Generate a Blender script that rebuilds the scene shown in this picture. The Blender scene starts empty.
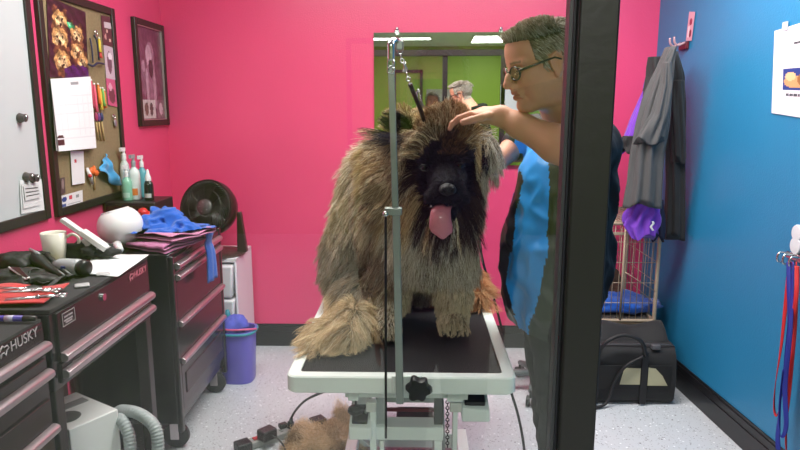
import bpy, bmesh, math, random
import numpy as np
from mathutils import Vector, Matrix
random.seed(7); RNG = np.random.default_rng(11)
C = bpy.context.scene.collection
PI = math.pi

# ------------------------------------------------------------------ camera model (used to read real places off known planes)
FPX, EYE, PITCH, YAW = 640.0, 1.55, math.radians(10.36), math.radians(1.35)
_f = (-math.sin(YAW)*math.cos(PITCH), math.cos(YAW)*math.cos(PITCH), -math.sin(PITCH))
_r = (math.cos(YAW), math.sin(YAW), 0)
_u = (_r[1]*_f[2]-_r[2]*_f[1], _r[2]*_f[0]-_r[0]*_f[2], _r[0]*_f[1]-_r[1]*_f[0])
def W(px, py, ax, c):
    a = (px-400)/FPX; b = (225-py)/FPX
    d = [_f[i]+a*_r[i]+b*_u[i] for i in range(3)]
    k = 'xyz'.index(ax); t = (c-(0, 0, EYE)[k])/d[k]
    return Vector((t*d[0], t*d[1], EYE+t*d[2]))
def WL(px, py, off=0.0): return W(px, py, 'x', -1.55+off)

# ------------------------------------------------------------------ materials
def lin(c):
    c = [v/255 for v in c[:3]]
    return tuple((v/12.92 if v <= .04045 else ((v+.055)/1.055)**2.4) for v in c)+(1,)
_M = {}
def mat(name, col, rough=.5, metal=0, spec=.5, bump=0, bscale=60, var=0, vscale=8, emit=0, sheen=0, stretch=None, coat=0, sss=0):
    if name in _M: return _M[name]
    m = bpy.data.materials.new(name); m.use_nodes = True
    nt = m.node_tree; p = nt.nodes['Principled BSDF']
    p.inputs['Base Color'].default_value = lin(col); p.inputs['Roughness'].default_value = rough
    p.inputs['Metallic'].default_value = metal; p.inputs['Specular IOR Level'].default_value = spec
    if sheen: p.inputs['Sheen Weight'].default_value = sheen
    if coat: p.inputs['Coat Weight'].default_value = coat; p.inputs['Coat Roughness'].default_value = .08
    if sss: p.inputs['Subsurface Weight'].default_value = sss; p.inputs['Subsurface Radius'].default_value = (.01, .004, .002)
    if emit:
        p.inputs['Emission Color'].default_value = lin(col); p.inputs['Emission Strength'].default_value = emit
    tc = None
    def coords():
        nonlocal tc
        if tc is None:
            tc = nt.nodes.new('ShaderNodeTexCoord')
            if stretch:
                mp = nt.nodes.new('ShaderNodeMapping'); mp.inputs['Scale'].default_value = stretch
                nt.links.new(tc.outputs['Object'], mp.inputs[0]); tc = mp
        return tc.outputs['Object'] if tc.bl_idname == 'ShaderNodeTexCoord' else tc.outputs[0]
    if var:
        n = nt.nodes.new('ShaderNodeTexNoise'); n.inputs['Scale'].default_value = vscale; n.inputs['Detail'].default_value = 4
        r = nt.nodes.new('ShaderNodeValToRGB'); b = lin(col)
        r.color_ramp.elements[0].position = .3; r.color_ramp.elements[1].position = .7
        r.color_ramp.elements[0].color = tuple(v*(1-var) for v in b[:3])+(1,)
        r.color_ramp.elements[1].color = tuple(min(1, v*(1+var)) for v in b[:3])+(1,)
        nt.links.new(coords(), n.inputs['Vector']); nt.links.new(n.outputs['Fac'], r.inputs[0]); nt.links.new(r.outputs[0], p.inputs['Base Color'])
    if bump:
        n = nt.nodes.new('ShaderNodeTexNoise'); n.inputs['Scale'].default_value = bscale; n.inputs['Detail'].default_value = 3
        b = nt.nodes.new('ShaderNodeBump'); b.inputs['Strength'].default_value = bump; b.inputs['Distance'].default_value = .01
        nt.links.new(coords(), n.inputs['Vector']); nt.links.new(n.outputs['Fac'], b.inputs['Height']); nt.links.new(b.outputs[0], p.inputs['Normal'])
    _M[name] = m; return m
def mat_attr(name, rough=.5, spec=.4):          # printed surfaces: colour read from the mesh's own colour layer
    if name in _M: return _M[name]
    m = mat(name, (128, 128, 128), rough, spec=spec); nt = m.node_tree
    a = nt.nodes.new('ShaderNodeAttribute'); a.attribute_name = 'print'
    nt.links.new(a.outputs['Color'], nt.nodes['Principled BSDF'].inputs['Base Color']); return m
def glass_mat(name, tint=(232, 244, 238), base=.045):
    m = bpy.data.materials.new(name); m.use_nodes = True; nt = m.node_tree; nt.nodes.clear()
    o = nt.nodes.new('ShaderNodeOutputMaterial'); mx = nt.nodes.new('ShaderNodeMixShader')
    t = nt.nodes.new('ShaderNodeBsdfTransparent'); t.inputs[0].default_value = lin(tint)
    g = nt.nodes.new('ShaderNodeBsdfGlossy'); g.inputs['Roughness'].default_value = 0.0
    lw = nt.nodes.new('ShaderNodeLayerWeight'); lw.inputs[0].default_value = .5
    pw = nt.nodes.new('ShaderNodeMath'); pw.operation = 'POWER'; pw.inputs[1].default_value = 4
    ma = nt.nodes.new('ShaderNodeMath'); ma.operation = 'MULTIPLY_ADD'; ma.inputs[1].default_value = .8; ma.inputs[2].default_value = base
    nt.links.new(lw.outputs['Facing'], pw.inputs[0]); nt.links.new(pw.outputs[0], ma.inputs[0])
    nt.links.new(ma.outputs[0], mx.inputs[0]); nt.links.new(t.outputs[0], mx.inputs[1]); nt.links.new(g.outputs[0], mx.inputs[2])
    nt.links.new(mx.outputs[0], o.inputs[0]); return m

# ------------------------------------------------------------------ mesh building
def wloc(o):
    v = Vector((0, 0, 0))
    while o: v += o.location; o = o.parent
    return v
def tag(o, label=None, cat=None, group=None, kind=None):
    if label: o['label'] = label
    if cat: o['category'] = cat
    if group: o['group'] = group
    if kind: o['kind'] = kind
    return o
def thing(name, label, cat, loc, group=None):
    o = bpy.data.objects.new(name, None); C.objects.link(o); o.location = loc; o.empty_display_size = .05
    return tag(o, label, cat, group)
def link(name, verts, faces, material, parent=None, smooth=True, bevel=0, sub=0, auto=None, mats=None, fmat=None, bseg=2):
    verts = [Vector(v) for v in verts]
    if parent is not None: base = wloc(parent)
    else:
        xs = [v.x for v in verts]; ys = [v.y for v in verts]; zs = [v.z for v in verts]
        base = Vector(((min(xs)+max(xs))/2, (min(ys)+max(ys))/2, min(zs)))
    me = bpy.data.meshes.new(name); me.from_pydata([v-base for v in verts], [], faces)
    ms = mats or [material]
    for m_ in ms: me.materials.append(m_)
    if fmat is not None: me.polygons.foreach_set('material_index', fmat)
    me.validate(); me.update()
    o = bpy.data.objects.new(name, me); C.objects.link(o)
    if parent is not None: o.parent = parent
    else: o.location = base
    if smooth:
        me.polygons.foreach_set('use_smooth', [True]*len(me.polygons))
        if auto is not None: me.set_sharp_from_angle(angle=math.radians(auto))
    if bevel:
        b = o.modifiers.new('bevel', 'BEVEL'); b.width = bevel; b.segments = bseg; b.limit_method = 'ANGLE'; b.angle_limit = math.radians(40)
        b.harden_normals = False
    if sub: s = o.modifiers.new('sub', 'SUBSURF'); s.levels = sub; s.render_levels = sub
    return o
class MB:
    def __init__(s): s.v = []; s.f = []; s.m = []; s.cur = 0
    def add(s, vs, fs):
        n = len(s.v); s.v += [Vector(v) for v in vs]; s.f += [tuple(i+n for i in f) for f in fs]; s.m += [s.cur]*len(fs); return s
    def box(s, a, b, rot=None, c=None):
        (x0, y0, z0), (x1, y1, z1) = a, b
        vs = [Vector(p) for p in ((x0, y0, z0), (x1, y0, z0), (x1, y1, z0), (x0, y1, z0), (x0, y0, z1), (x1, y0, z1), (x1, y1, z1), (x0, y1, z1))]
        if rot is not None:
            cc = Vector(c) if c is not None else (Vector(a)+Vector(b))/2
            vs = [cc+rot @ (v-cc) for v in vs]
        return s.add(vs, [(0, 3, 2, 1), (4, 5, 6, 7), (0, 1, 5, 4), (1, 2, 6, 5), (2, 3, 7, 6), (3, 0, 4, 7)])
    def hexa(s, vs): return s.add(vs, [(0, 3, 2, 1), (4, 5, 6, 7), (0, 1, 5, 4), (1, 2, 6, 5), (2, 3, 7, 6), (3, 0, 4, 7)])
    def ring(s, loops, cap=True, closed=False):
        n = len(loops[0]); vs = [p for l in loops for p in l]; fs = []
        L = len(loops)
        for i in range(L if closed else L-1):
            j = (i+1) % L
            for k in range(n): fs.append((i*n+k, i*n+(k+1) % n, j*n+(k+1) % n, j*n+k))
        if cap and not closed: fs.append(tuple(range(n))[::-1]); fs.append(tuple((L-1)*n+k for k in range(n)))
        return s.add(vs, fs)
    def tube(s, pts, r, n=10, cap=True, closed=False):
        pts = [Vector(p) for p in pts]; loops = []; up = None; L = len(pts)
        for i, p in enumerate(pts):
            a = pts[i-1] if (i > 0 or closed) else p; b = pts[(i+1) % L] if (i < L-1 or closed) else p
            t = (b-a).normalized()
            if up is None: up = t.orthogonal().normalized()
            else: up = (up-t*up.dot(t)); up = up.normalized() if up.length > 1e-6 else t.orthogonal().normalized()
            w = t.cross(up); rr = r[i] if isinstance(r, (list, tuple)) else r
            loops.append([p+(up*math.cos(2*PI*k/n)+w*math.sin(2*PI*k/n))*rr for k in range(n)])
        return s.ring(loops, cap, closed)
    def cyl(s, a, b, r, r2=None, n=24): return s.tube([a, b], [r, r if r2 is None else r2], n)
    def lathe(s, prof, c, axis=(0, 0, 1), n=28, cap=True, sx=1, sy=1):
        ax = Vector(axis).normalized(); e = ax.orthogonal().normalized() if abs(ax.z) < .999 else Vector((1, 0, 0)); w = ax.cross(e); c = Vector(c)
        return s.ring([[c+ax*h+(e*math.cos(2*PI*k/n)*sx+w*math.sin(2*PI*k/n)*sy)*max(r, 1e-4) for k in range(n)] for r, h in prof], cap)
    def torus(s, c, R, r, axis=(0, 0, 1), n=32, m=8):
        ax = Vector(axis).normalized(); e = ax.orthogonal().normalized(); w = ax.cross(e); c = Vector(c)
        return s.tube([c+(e*math.cos(2*PI*k/n)+w*math.sin(2*PI*k/n))*R for k in range(n)], r, m, closed=True)
    def ball(s, c, r, n=16, m=10):
        if not isinstance(r, (tuple, list)): r = (r, r, r)
        loops = []
        for i in range(m+1):
            a = PI*i/m; rr = max(math.sin(a), 1e-3)
            loops.append([(c[0]+r[0]*rr*math.cos(2*PI*k/n), c[1]+r[1]*rr*math.sin(2*PI*k/n), c[2]-r[2]*math.cos(a)) for k in range(n)])
        return s.ring(loops)
    def sheet(s, fn, nu, nv, th=0.0):      # fn(u,v)->point ; th = thickness
        P = [[Vector(fn(i/nu, j/nv)) for i in range(nu+1)] for j in range(nv+1)]
        def idx(i, j): return j*(nu+1)+i
        vs = [p for r in P for p in r]; fs = [(idx(i, j), idx(i+1, j), idx(i+1, j+1), idx(i, j+1)) for j in range(nv) for i in range(nu)]
        if not th: return s.add(vs, fs)
        N = []
        for j in range(nv+1):
            for i in range(nu+1):
                du = P[j][min(i+1, nu)]-P[j][max(i-1, 0)]; dv = P[min(j+1, nv)][i]-P[max(j-1, 0)][i]
                n = du.cross(dv); N.append(n.normalized() if n.length > 1e-9 else Vector((0, 0, 1)))
        K = len(vs); vs2 = [v-n*th for v, n in zip(vs, N)]
        fs2 = [tuple(K+a for a in f[::-1]) for f in fs]
        rim = [idx(i, 0) for i in range(nu)]+[idx(nu, j) for j in range(nv)]+[idx(i, nv) for i in range(nu, 0, -1)]+[idx(0, j) for j in range(nv, 0, -1)]
        e = [(rim[k], K+rim[k], K+rim[(k+1) % len(rim)], rim[(k+1) % len(rim)]) for k in range(len(rim))]
        return s.add(vs+vs2, fs+fs2+e)
    def build(s, name, material, parent=None, **k):
        if isinstance(material, (list, tuple)): k['mats'] = list(material); k['fmat'] = s.m; material = material[0]
        return link(name, s.v, s.f, material, parent, **k)
def tagm(o, label, cat, group=None): return tag(o, label, cat, group)
def struct(o): o['kind'] = 'structure'; return o
def rotz(a): return Matrix.Rotation(a, 3, 'Z')
def cr(pts, n=8):                         # Catmull-Rom through points
    P = [Vector(p) for p in pts]; P = [P[0]*2-P[1]]+P+[P[-1]*2-P[-2]]; out = []
    for i in range(1, len(P)-2):
        for k in range(n):
            t = k/n; a, b, c, d = P[i-1:i+3]
            out.append(.5*((2*b)+(c-a)*t+(2*a-5*b+4*c-d)*t*t+(3*b-a-3*c+d)*t**3))
    return out+[P[-2]]
def picture(name, tl, tr, br, bl, fn, nu, nv, parent=None, off=.001, thick=.0012, rough=.5):
    """a printed sheet with real thickness; fn(u,v) gives its colour, u to the right, v down"""
    tl, tr, br, bl = map(Vector, (tl, tr, br, bl)); nrm = (bl-tl).cross(tr-tl).normalized()
    g = lambda u, v: (tl*(1-u)+tr*u)*(1-v)+(bl*(1-u)+br*u)*v
    vs = []; fs = []; cols = []
    for j in range(nv+1):
        for i in range(nu+1): vs.append(g(i/nu, j/nv)+nrm*(off+thick))
    fs = [(j*(nu+1)+i, (j+1)*(nu+1)+i, (j+1)*(nu+1)+i+1, j*(nu+1)+i+1) for j in range(nv) for i in range(nu)]
    cols = [lin(fn((i+.5)/nu, (j+.5)/nv)) for j in range(nv) for i in range(nu)]
    K = len(vs); q = [g(0, 0), g(1, 0), g(1, 1), g(0, 1)]; vs += [p+nrm*off for p in q]
    c4 = [0, nu, (nv+1)*(nu+1)-1, nv*(nu+1)]
    for k in range(4): fs.append((c4[k], c4[(k+1) % 4], K+(k+1) % 4, K+k)); cols.append(cols[0])
    fs.append((K, K+1, K+2, K+3)); cols.append(cols[0])
    o = link(name, vs, fs, mat_attr('printed_paper' if rough > .4 else 'printed_gloss', rough), parent, smooth=False)
    a = o.data.color_attributes.new('print', 'FLOAT_COLOR', 'CORNER')
    arr = []
    for p in o.data.polygons: arr += list(cols[p.index])*p.loop_total
    a.data.foreach_set('color', arr); return o
def blobs(bg, items):
    """items: (kind,u,v,ru,rv,col) painted in order: 'e' ellipse, 'r' rectangle"""
    def fn(u, v):
        c = bg
        for k, cu, cv, ru, rv, col in items:
            if k == 'e' and ((u-cu)/ru)**2+((v-cv)/rv)**2 < 1: c = col
            if k == 'r' and abs(u-cu) < ru and abs(v-cv) < rv: c = col
        return c
    return fn
def text(name, body, size, o, right, up, material, parent, ext=.0006, align='CENTER'):
    right = Vector(right).normalized(); up = Vector(up).normalized(); n = right.cross(up)
    cu = bpy.data.curves.new(name, 'FONT'); cu.body = body; cu.size = size; cu.extrude = ext; cu.align_x = align; cu.align_y = 'CENTER'
    cu.materials.append(material); ob = bpy.data.objects.new(name, cu); C.objects.link(ob)
    ob.matrix_world = Matrix(((right.x, up.x, n.x, 0), (right.y, up.y, n.y, 0), (right.z, up.z, n.z, 0), (0, 0, 0, 1)))
    bpy.context.view_layer.update(); me = bpy.data.meshes.new_from_object(ob); me.name = name; mo = bpy.data.objects.new(name, me); C.objects.link(mo)
    mo.rotation_euler = ob.rotation_euler; bpy.data.objects.remove(ob); mo.parent = parent; mo.location = Vector(o)-wloc(parent); return mo

# ------------------------------------------------------------------ smooth implicit bodies (numpy surface nets)
class SDF:
    def __init__(s, lo, hi, h):
        s.lo = np.array(lo, float); s.h = h; s.n = np.ceil((np.array(hi)-s.lo)/h).astype(int)+1
        s.f = np.full(s.n, .06, np.float32)
        s.ax = [s.lo[i]+h*np.arange(s.n[i]) for i in range(3)]
    def _sl(s, lo, hi):
        a = np.maximum(np.floor((np.array(lo)-s.lo)/s.h).astype(int), 0); b = np.minimum(np.ceil((np.array(hi)-s.lo)/s.h).astype(int)+1, s.n)
        return None if np.any(b <= a) else tuple(slice(a[i], b[i]) for i in range(3))
    def _P(s, sl): return s.ax[0][sl[0]][:, None, None], s.ax[1][sl[1]][None, :, None], s.ax[2][sl[2]][None, None, :]
    def _mix(s, sl, d, k, sub=False):
        f = s.f[sl]
        if sub: d = -d; h = np.clip(.5-.5*(f-d)/k, 0, 1); s.f[sl] = f*(1-h)+d*h+k*h*(1-h); return
        h = np.clip(.5+.5*(f-d)/k, 0, 1); s.f[sl] = f*(1-h)+d*h-k*h*(1-h)
    def ell(s, c, r, k=.015, R=None, sub=False):
        c = np.array(c, float); r = np.array(r, float); m = max(r)+k+.03
        sl = s._sl(c-m, c+m)
        if sl is None: return s
        X, Y, Z = s._P(sl); X = X-c[0]; Y = Y-c[1]; Z = Z-c[2]
        if R is not None:
            R = np.array(R).T; X, Y, Z = R[0, 0]*X+R[0, 1]*Y+R[0, 2]*Z, R[1, 0]*X+R[1, 1]*Y+R[1, 2]*Z, R[2, 0]*X+R[2, 1]*Y+R[2, 2]*Z
        k0 = np.sqrt((X/r[0])**2+(Y/r[1])**2+(Z/r[2])**2); k1 = np.sqrt((X/r[0]**2)**2+(Y/r[1]**2)**2+(Z/r[2]**2)**2)+1e-9
        s._mix(sl, k0*(k0-1)/k1, k, sub); return s
    def cap(s, a, b, ra, rb=None, k=.015, sub=False):
        rb = ra if rb is None else rb; a = np.array(a, float); b = np.array(b, float); m = max(ra, rb)+k+.03
        sl = s._sl(np.minimum(a, b)-m, np.maximum(a, b)+m)
        if sl is None: return s
        X, Y, Z = s._P(sl); d = b-a; L = max((d**2).sum(), 1e-9)
        h = np.clip(((X-a[0])*d[0]+(Y-a[1])*d[1]+(Z-a[2])*d[2])/L, 0, 1)
        D = np.sqrt((X-a[0]-h*d[0])**2+(Y-a[1]-h*d[1])**2+(Z-a[2]-h*d[2])**2)-(ra+(rb-ra)*h)
        s._mix(sl, D, k, sub); return s
    def chain(s, pts, rs, k=.015):
        for i in range(len(pts)-1): s.cap(pts[i], pts[i+1], rs[i], rs[i+1], k)
        return s
    def mesh(s):
        f = s.f; n = s.n; ins = f < 0
        acc = np.zeros(tuple(n-1)+(3,), np.float32); cnt = np.zeros(tuple(n-1), np.int16)
        for a in range(3):
            sh = [slice(None)]*3; sh2 = [slice(None)]*3; sh[a] = slice(0, -1); sh2[a] = slice(1, None)
            f0 = f[tuple(sh)]; f1 = f[tuple(sh2)]; cr_ = (f0 < 0) != (f1 < 0)
            idx = np.argwhere(cr_)
            if len(idx) == 0: continue
            v0 = f0[cr_]; v1 = f1[cr_]; t = v0/(v0-v1); p = idx.astype(np.float32); p[:, a] += t
            o = [b for b in range(3) if b != a]
            for da in (0, 1):
                for db in (0, 1):
                    c = idx.copy(); c[:, o[0]] -= da; c[:, o[1]] -= db
                    ok = np.all((c >= 0) & (c < n-1), axis=1)
                    np.add.at(acc, tuple(c[ok].T), p[ok]); np.add.at(cnt, tuple(c[ok].T), 1)
        act = cnt > 0; ids = np.full(cnt.shape, -1, np.int64); ids[act] = np.arange(act.sum())
        V = acc[act]/cnt[act][:, None]*s.h+s.lo
        F = []
        for a in range(3):
            sh = [slice(None)]*3; sh2 = [slice(None)]*3; sh[a] = slice(0, -1); sh2[a] = slice(1, None)
            i0 = ins[tuple(sh)]; i1 = ins[tuple(sh2)]; idx = np.argwhere(i0 != i1)
            b, c = (a+1) % 3, (a+2) % 3
            ok = (idx[:, b] > 0) & (idx[:, c] > 0) & (idx[:, b] < n[b]-1) & (idx[:, c] < n[c]-1); idx = idx[ok]
            q = []
            for db, dc in ((0, 0), (1, 0), (1, 1), (0, 1)):
                cc = idx.copy(); cc[:, b] -= db; cc[:, c] -= dc; q.append(ids[tuple(cc.T)])
            q = np.stack(q, 1); fl = i0[tuple(idx.T)]; q[~fl] = q[~fl][:, ::-1]; F.append(q)
        return V, np.concatenate(F)
def smooth_mesh(V, F, it=2, lam=.5):
    E = np.concatenate([F[:, [0, 1]], F[:, [1, 2]], F[:, [2, 3]], F[:, [3, 0]]])
    for _ in range(it):
        a = np.zeros_like(V); c = np.zeros(len(V))
        np.add.at(a, E[:, 0], V[E[:, 1]]); np.add.at(c, E[:, 0], 1); np.add.at(a, E[:, 1], V[E[:, 0]]); np.add.at(c, E[:, 1], 1)
        V = V+(a/np.maximum(c, 1)[:, None]-V)*lam
    return V
def np_obj(name, V, F, material, parent=None, mats=None, fmat=None, smooth=True):
    base = wloc(parent) if parent is not None else Vector(((V[:, 0].min()+V[:, 0].max())/2, (V[:, 1].min()+V[:, 1].max())/2, V[:, 2].min()))
    me = bpy.data.meshes.new(name); V2 = (V-np.array(base)).astype(np.float32)
    me.vertices.add(len(V2)); me.vertices.foreach_set('co', V2.ravel())
    F = np.asarray(F); me.loops.add(F.size); me.loops.foreach_set('vertex_index', F.astype(np.int32).ravel())
    me.polygons.add(len(F)); me.polygons.foreach_set('loop_start', np.arange(0, F.size, F.shape[1], dtype=np.int32))
    me.polygons.foreach_set('loop_total', np.full(len(F), F.shape[1], np.int32))
    for m_ in (mats or [material]): me.materials.append(m_)
    if fmat is not None: me.polygons.foreach_set('material_index', np.asarray(fmat, np.int32))
    me.update(calc_edges=True); me.validate()
    if smooth: me.polygons.foreach_set('use_smooth', [True]*len(me.polygons))
    o = bpy.data.objects.new(name, me); C.objects.link(o)
    if parent is not None: o.parent = parent
    else: o.location = base
    return o
def normals(V, F):
    n = np.cross(V[F[:, 2]]-V[F[:, 0]], V[F[:, 3]]-V[F[:, 1]]); N = np.zeros_like(V)
    for i in range(4): np.add.at(N, F[:, i], n)
    return N/np.maximum(np.linalg.norm(N, axis=1), 1e-12)[:, None]
def vnoise(P, sc, seed=0):                # smooth value noise in [-1,1]
    r = np.random.default_rng(seed); T = r.uniform(-1, 1, (32, 32, 32)); Q = P*sc+100; i = np.floor(Q).astype(int); t = Q-i; t = t*t*(3-2*t); o = 0
    for dx in (0, 1):
        for dy in (0, 1):
            for dz in (0, 1):
                w = (t[:, 0] if dx else 1-t[:, 0])*(t[:, 1] if dy else 1-t[:, 1])*(t[:, 2] if dz else 1-t[:, 2])
                o = o+w*T[(i[:, 0]+dx) % 32, (i[:, 1]+dy) % 32, (i[:, 2]+dz) % 32]
    return o
# ================================================================== the setting
def wall_mat(name, col, rough=.35):
    return mat(name, col, rough, spec=.5, bump=.12, bscale=140, var=.035, vscale=1.6)
PINK = wall_mat('pink_paint', (226, 74, 122), .32); BLUE = wall_mat('blue_paint', (40, 126, 172), .38)
GREEN = wall_mat('lime_paint', (132, 160, 52), .5); CEIL = mat('ceiling_tile', (215, 215, 210), .9, bump=.2, bscale=200)
BLK = mat('black_trim', (30, 30, 33), .35); BROWN = mat('dark_brown_frame', (52, 36, 34), .45)
def floor_mat():
    m = mat('speckled_vinyl', (196, 201, 207), .34, spec=.5, bump=.1, bscale=90); nt = m.node_tree; p = nt.nodes['Principled BSDF']
    tc = nt.nodes.new('ShaderNodeTexCoord'); mix = None; last = None
    base = nt.nodes.new('ShaderNodeRGB'); base.outputs[0].default_value = lin((196, 201, 207)); last = base.outputs[0]
    for sc, th, col in ((55, .22, (142, 146, 152)), (38, .2, (236, 240, 244)), (90, .25, (150, 154, 160)), (24, .12, (110, 110, 118))):
        v = nt.nodes.new('ShaderNodeTexVoronoi'); v.inputs['Scale'].default_value = sc; v.inputs['Randomness'].default_value = 1
        l = nt.nodes.new('ShaderNodeMath'); l.operation = 'LESS_THAN'; l.inputs[1].default_value = th
        n = nt.nodes.new('ShaderNodeTexNoise'); n.inputs['Scale'].default_value = sc*.6
        g = nt.nodes.new('ShaderNodeMath'); g.operation = 'GREATER_THAN'; g.inputs[1].default_value = .5
        mu = nt.nodes.new('ShaderNodeMath'); mu.operation = 'MULTIPLY'
        mx = nt.nodes.new('ShaderNodeMix'); mx.data_type = 'RGBA'; mx.inputs[7].default_value = lin(col)
        nt.links.new(tc.outputs['Object'], v.inputs['Vector']); nt.links.new(tc.outputs['Object'], n.inputs['Vector'])
        nt.links.new(v.outputs['Distance'], l.inputs[0]); nt.links.new(n.outputs['Fac'], g.inputs[0])
        nt.links.new(l.outputs[0], mu.inputs[0]); nt.links.new(g.outputs[0], mu.inputs[1]); nt.links.new(mu.outputs[0], mx.inputs[0])
        nt.links.new(last, mx.inputs[6]); last = mx.outputs[2]
    nt.links.new(last, p.inputs['Base Color']); return m
XL, YB, YF, ZC = -1.55, 4.02, .80, 2.75
def xr(y): return 1.455+(4.02-y)*.059
struct(MB().box((-3.2, -6.3, -.1), (3.0, 4.3, 0)).build('floor', floor_mat(), smooth=False))
struct(MB().box((XL-.1, YB, 0), (xr(YB)+.1, YB+.12, ZC)).build('wall_back', PINK, smooth=False))
struct(MB().box((XL-.12, YF-.02, 0), (XL, YB, ZC)).build('wall_left', PINK, smooth=False))
y0, y1 = YF-.02, YB
struct(MB().hexa([(xr(y0), y0, 0), (xr(y0)+.12, y0, 0), (xr(y1)+.12, y1, 0), (xr(y1), y1, 0), (xr(y0), y0, ZC), (xr(y0)+.12, y0, ZC), (xr(y1)+.12, y1, ZC), (xr(y1), y1, ZC)]).build('wall_right', BLUE, smooth=False))
struct(MB().box((XL-.12, YF-.04, ZC), (1.9, YB+.12, ZC+.1)).build('ceiling', CEIL, smooth=False))
# skirting boards with a stepped profile
def skirt(name, a, b, inward):
    a, b, n = Vector(a), Vector(b), Vector(inward); m = MB()
    for (z0, z1, t) in ((0, .1, .016), (.1, .135, .011), (.135, .15, .006)):
        q = [a, b, b+n*t, a+n*t]
        if (b-a).cross(n).z < 0: q = q[::-1]
        m.hexa([p+Vector((0, 0, z0)) for p in q]+[p+Vector((0, 0, z1)) for p in q])
    return struct(m.build(name, BLK, bevel=.002, auto=30))
skirt('baseboard_back', (XL, YB, 0), (xr(YB), YB, 0), (0, -1, 0))
skirt('baseboard_right', (xr(.9), .9, 0), (xr(YB), YB-.0, 0), (-1, -.059, 0))
skirt('baseboard_left', (XL, .9, 0), (XL, YB, 0), (1, 0, 0))
# shop window: frame, pane, open doorway to the right of the post
PX0, PX1 = .195, .2435
f = MB().box((PX0, .80, 0), (PX1, .835, 2.11)).build('trim_1', mat('black_door_post', (26, 25, 27), .42, bump=.05), bevel=.003, auto=30, smooth=True); struct(f)
struct(MB().box((PX0-.0085, .814, 0), (PX0-.004, .834, 2.11)).box((PX0-.0025, .816, 0), (PX0, .832, 2.11)).build('trim_2', mat('grey_gasket', (52, 54, 60), .4), smooth=False))
struct(MB().box((XL, .80, 2.105), (1.64, .87, 2.17)).build('trim_3', BROWN, smooth=False, bevel=.003))
struct(MB().box((XL, .80, 0), (PX0-.01, .87, .1)).build('trim_4', BROWN, smooth=False, bevel=.003))
struct(MB().box((XL, .80, .1), (XL+.05, .87, 2.11)).build('trim_5', BROWN, smooth=False, bevel=.003))
struct(MB().box((.82, .80, 0), (.87, .87, 2.105)).build('trim_6', BROWN, smooth=False, bevel=.003))
GL = glass_mat('window_glass', (249, 251, 250), .045)
struct(MB().box((XL+.05, .822, .1), (PX0-.0085, .828, 2.11)).build('window_1', GL, smooth=False))
struct(MB().box((XL, .822, 2.17), (1.64, .828, ZC)).build('window_2', GL, smooth=False))
struct(MB().box((.87, .822, .0), (1.64, .828, 2.11)).build('window_3', GL, smooth=False))
# the hall outside the window (seen only in the mirror and, faintly, in the pane)
HC = 2.85
struct(MB().box((-3.2, -6.3, 0), (3.0, -6.18, HC)).build('wall_hall_far', GREEN, smooth=False))
struct(MB().box((1.75, -6.2, 0), (1.9, -1.2, HC)).build('wall_hall_right', GREEN, smooth=False))
struct(MB().box((-3.2, -6.2, 0), (-3.05, .78, HC)).build('wall_hall_left', GREEN, smooth=False))
struct(MB().box((-3.2, -6.3, HC), (3.0, .79, HC+.1)).build('ceiling_hall', CEIL, smooth=False))
struct(MB().box((-3.2, .7, 0), (XL-.12, .8, HC)).box((1.78, .7, 0), (3.0, .8, HC)).build('wall_hall_front', mat('hall_plaster', (190, 188, 180), .7), smooth=False))
struct(MB().box((2.9, -1.2, 0), (3.0, .7, HC)).build('wall_hall_side', mat('hall_plaster', (190, 188, 180), .7), smooth=False))
struct(MB().box((-.82, -6.18, 0), (-.76, -6.12, 2.36)).box((-.24, -6.18, 0), (-.18, -6.12, 2.36)).box((-.82, -6.18, 2.3), (-.18, -6.12, 2.36)).build('door_1', BROWN, smooth=False))
t = thing('hall_poster', 'grey notice board on the lime green wall, seen in the mirror', 'poster', (.2, -6.18, 1.6))
MB().box((-.1, -6.18, 1.55), (.55, -6.15, 1.95)).build('board', mat('grey_board', (150, 145, 140), .6), t, smooth=False)

def troffer(x, y, z, sx, sy, power, label, group, col=(1, .97, .93), reg=True):
    t = thing('ceiling_light', label, 'light', (x, y, z-.04), group)
    MB().box((x-sx/2-.03, y-sy/2-.03, z-.03), (x+sx/2+.03, y-sy/2, z)).box((x-sx/2-.03, y+sy/2, z-.03), (x+sx/2+.03, y+sy/2+.03, z))\
        .box((x-sx/2-.03, y-sy/2, z-.03), (x-sx/2, y+sy/2, z)).box((x+sx/2, y-sy/2, z-.03), (x+sx/2+.03, y+sy/2, z)).build('frame', mat('white_metal', (225, 225, 222), .4), t, smooth=False)
    MB().box((x-sx/2, y-sy/2, z-.02), (x+sx/2, y+sy/2, z-.004)).build('diffuser', mat('lit_diffuser', (255, 250, 240), .5, emit=5), t, smooth=False)
    l = bpy.data.lights.new('lamp', 'AREA'); l.shape = 'RECTANGLE'; l.size = sx; l.size_y = sy; l.energy = power; l.color = col
    o = bpy.data.objects.new('lamp', l); C.objects.link(o); o.parent = t; o.location = (0, 0, .04-.026)
    return t
troffer(-.45, 2.45, ZC, 1.2, .6, 34, 'fluorescent ceiling panel above the workbenches', 'salon ceiling lights')
troffer(.75, 2.6, ZC, 1.2, .6, 36, 'fluorescent ceiling panel above the groomer', 'salon ceiling lights')
troffer(1.1, -4.6, HC, .6, 1.2, 20, 'hall ceiling panel nearer the side wall', 'hall ceiling lights')
troffer(-.6, -4.4, HC, 1.2, .3, 20, 'long narrow hall ceiling panel near the far door', 'hall ceiling lights')
troffer(.3, -1.5, HC, 1.2, .6, 48, 'hall ceiling panel just outside the shop window', 'hall ceiling lights')

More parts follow.
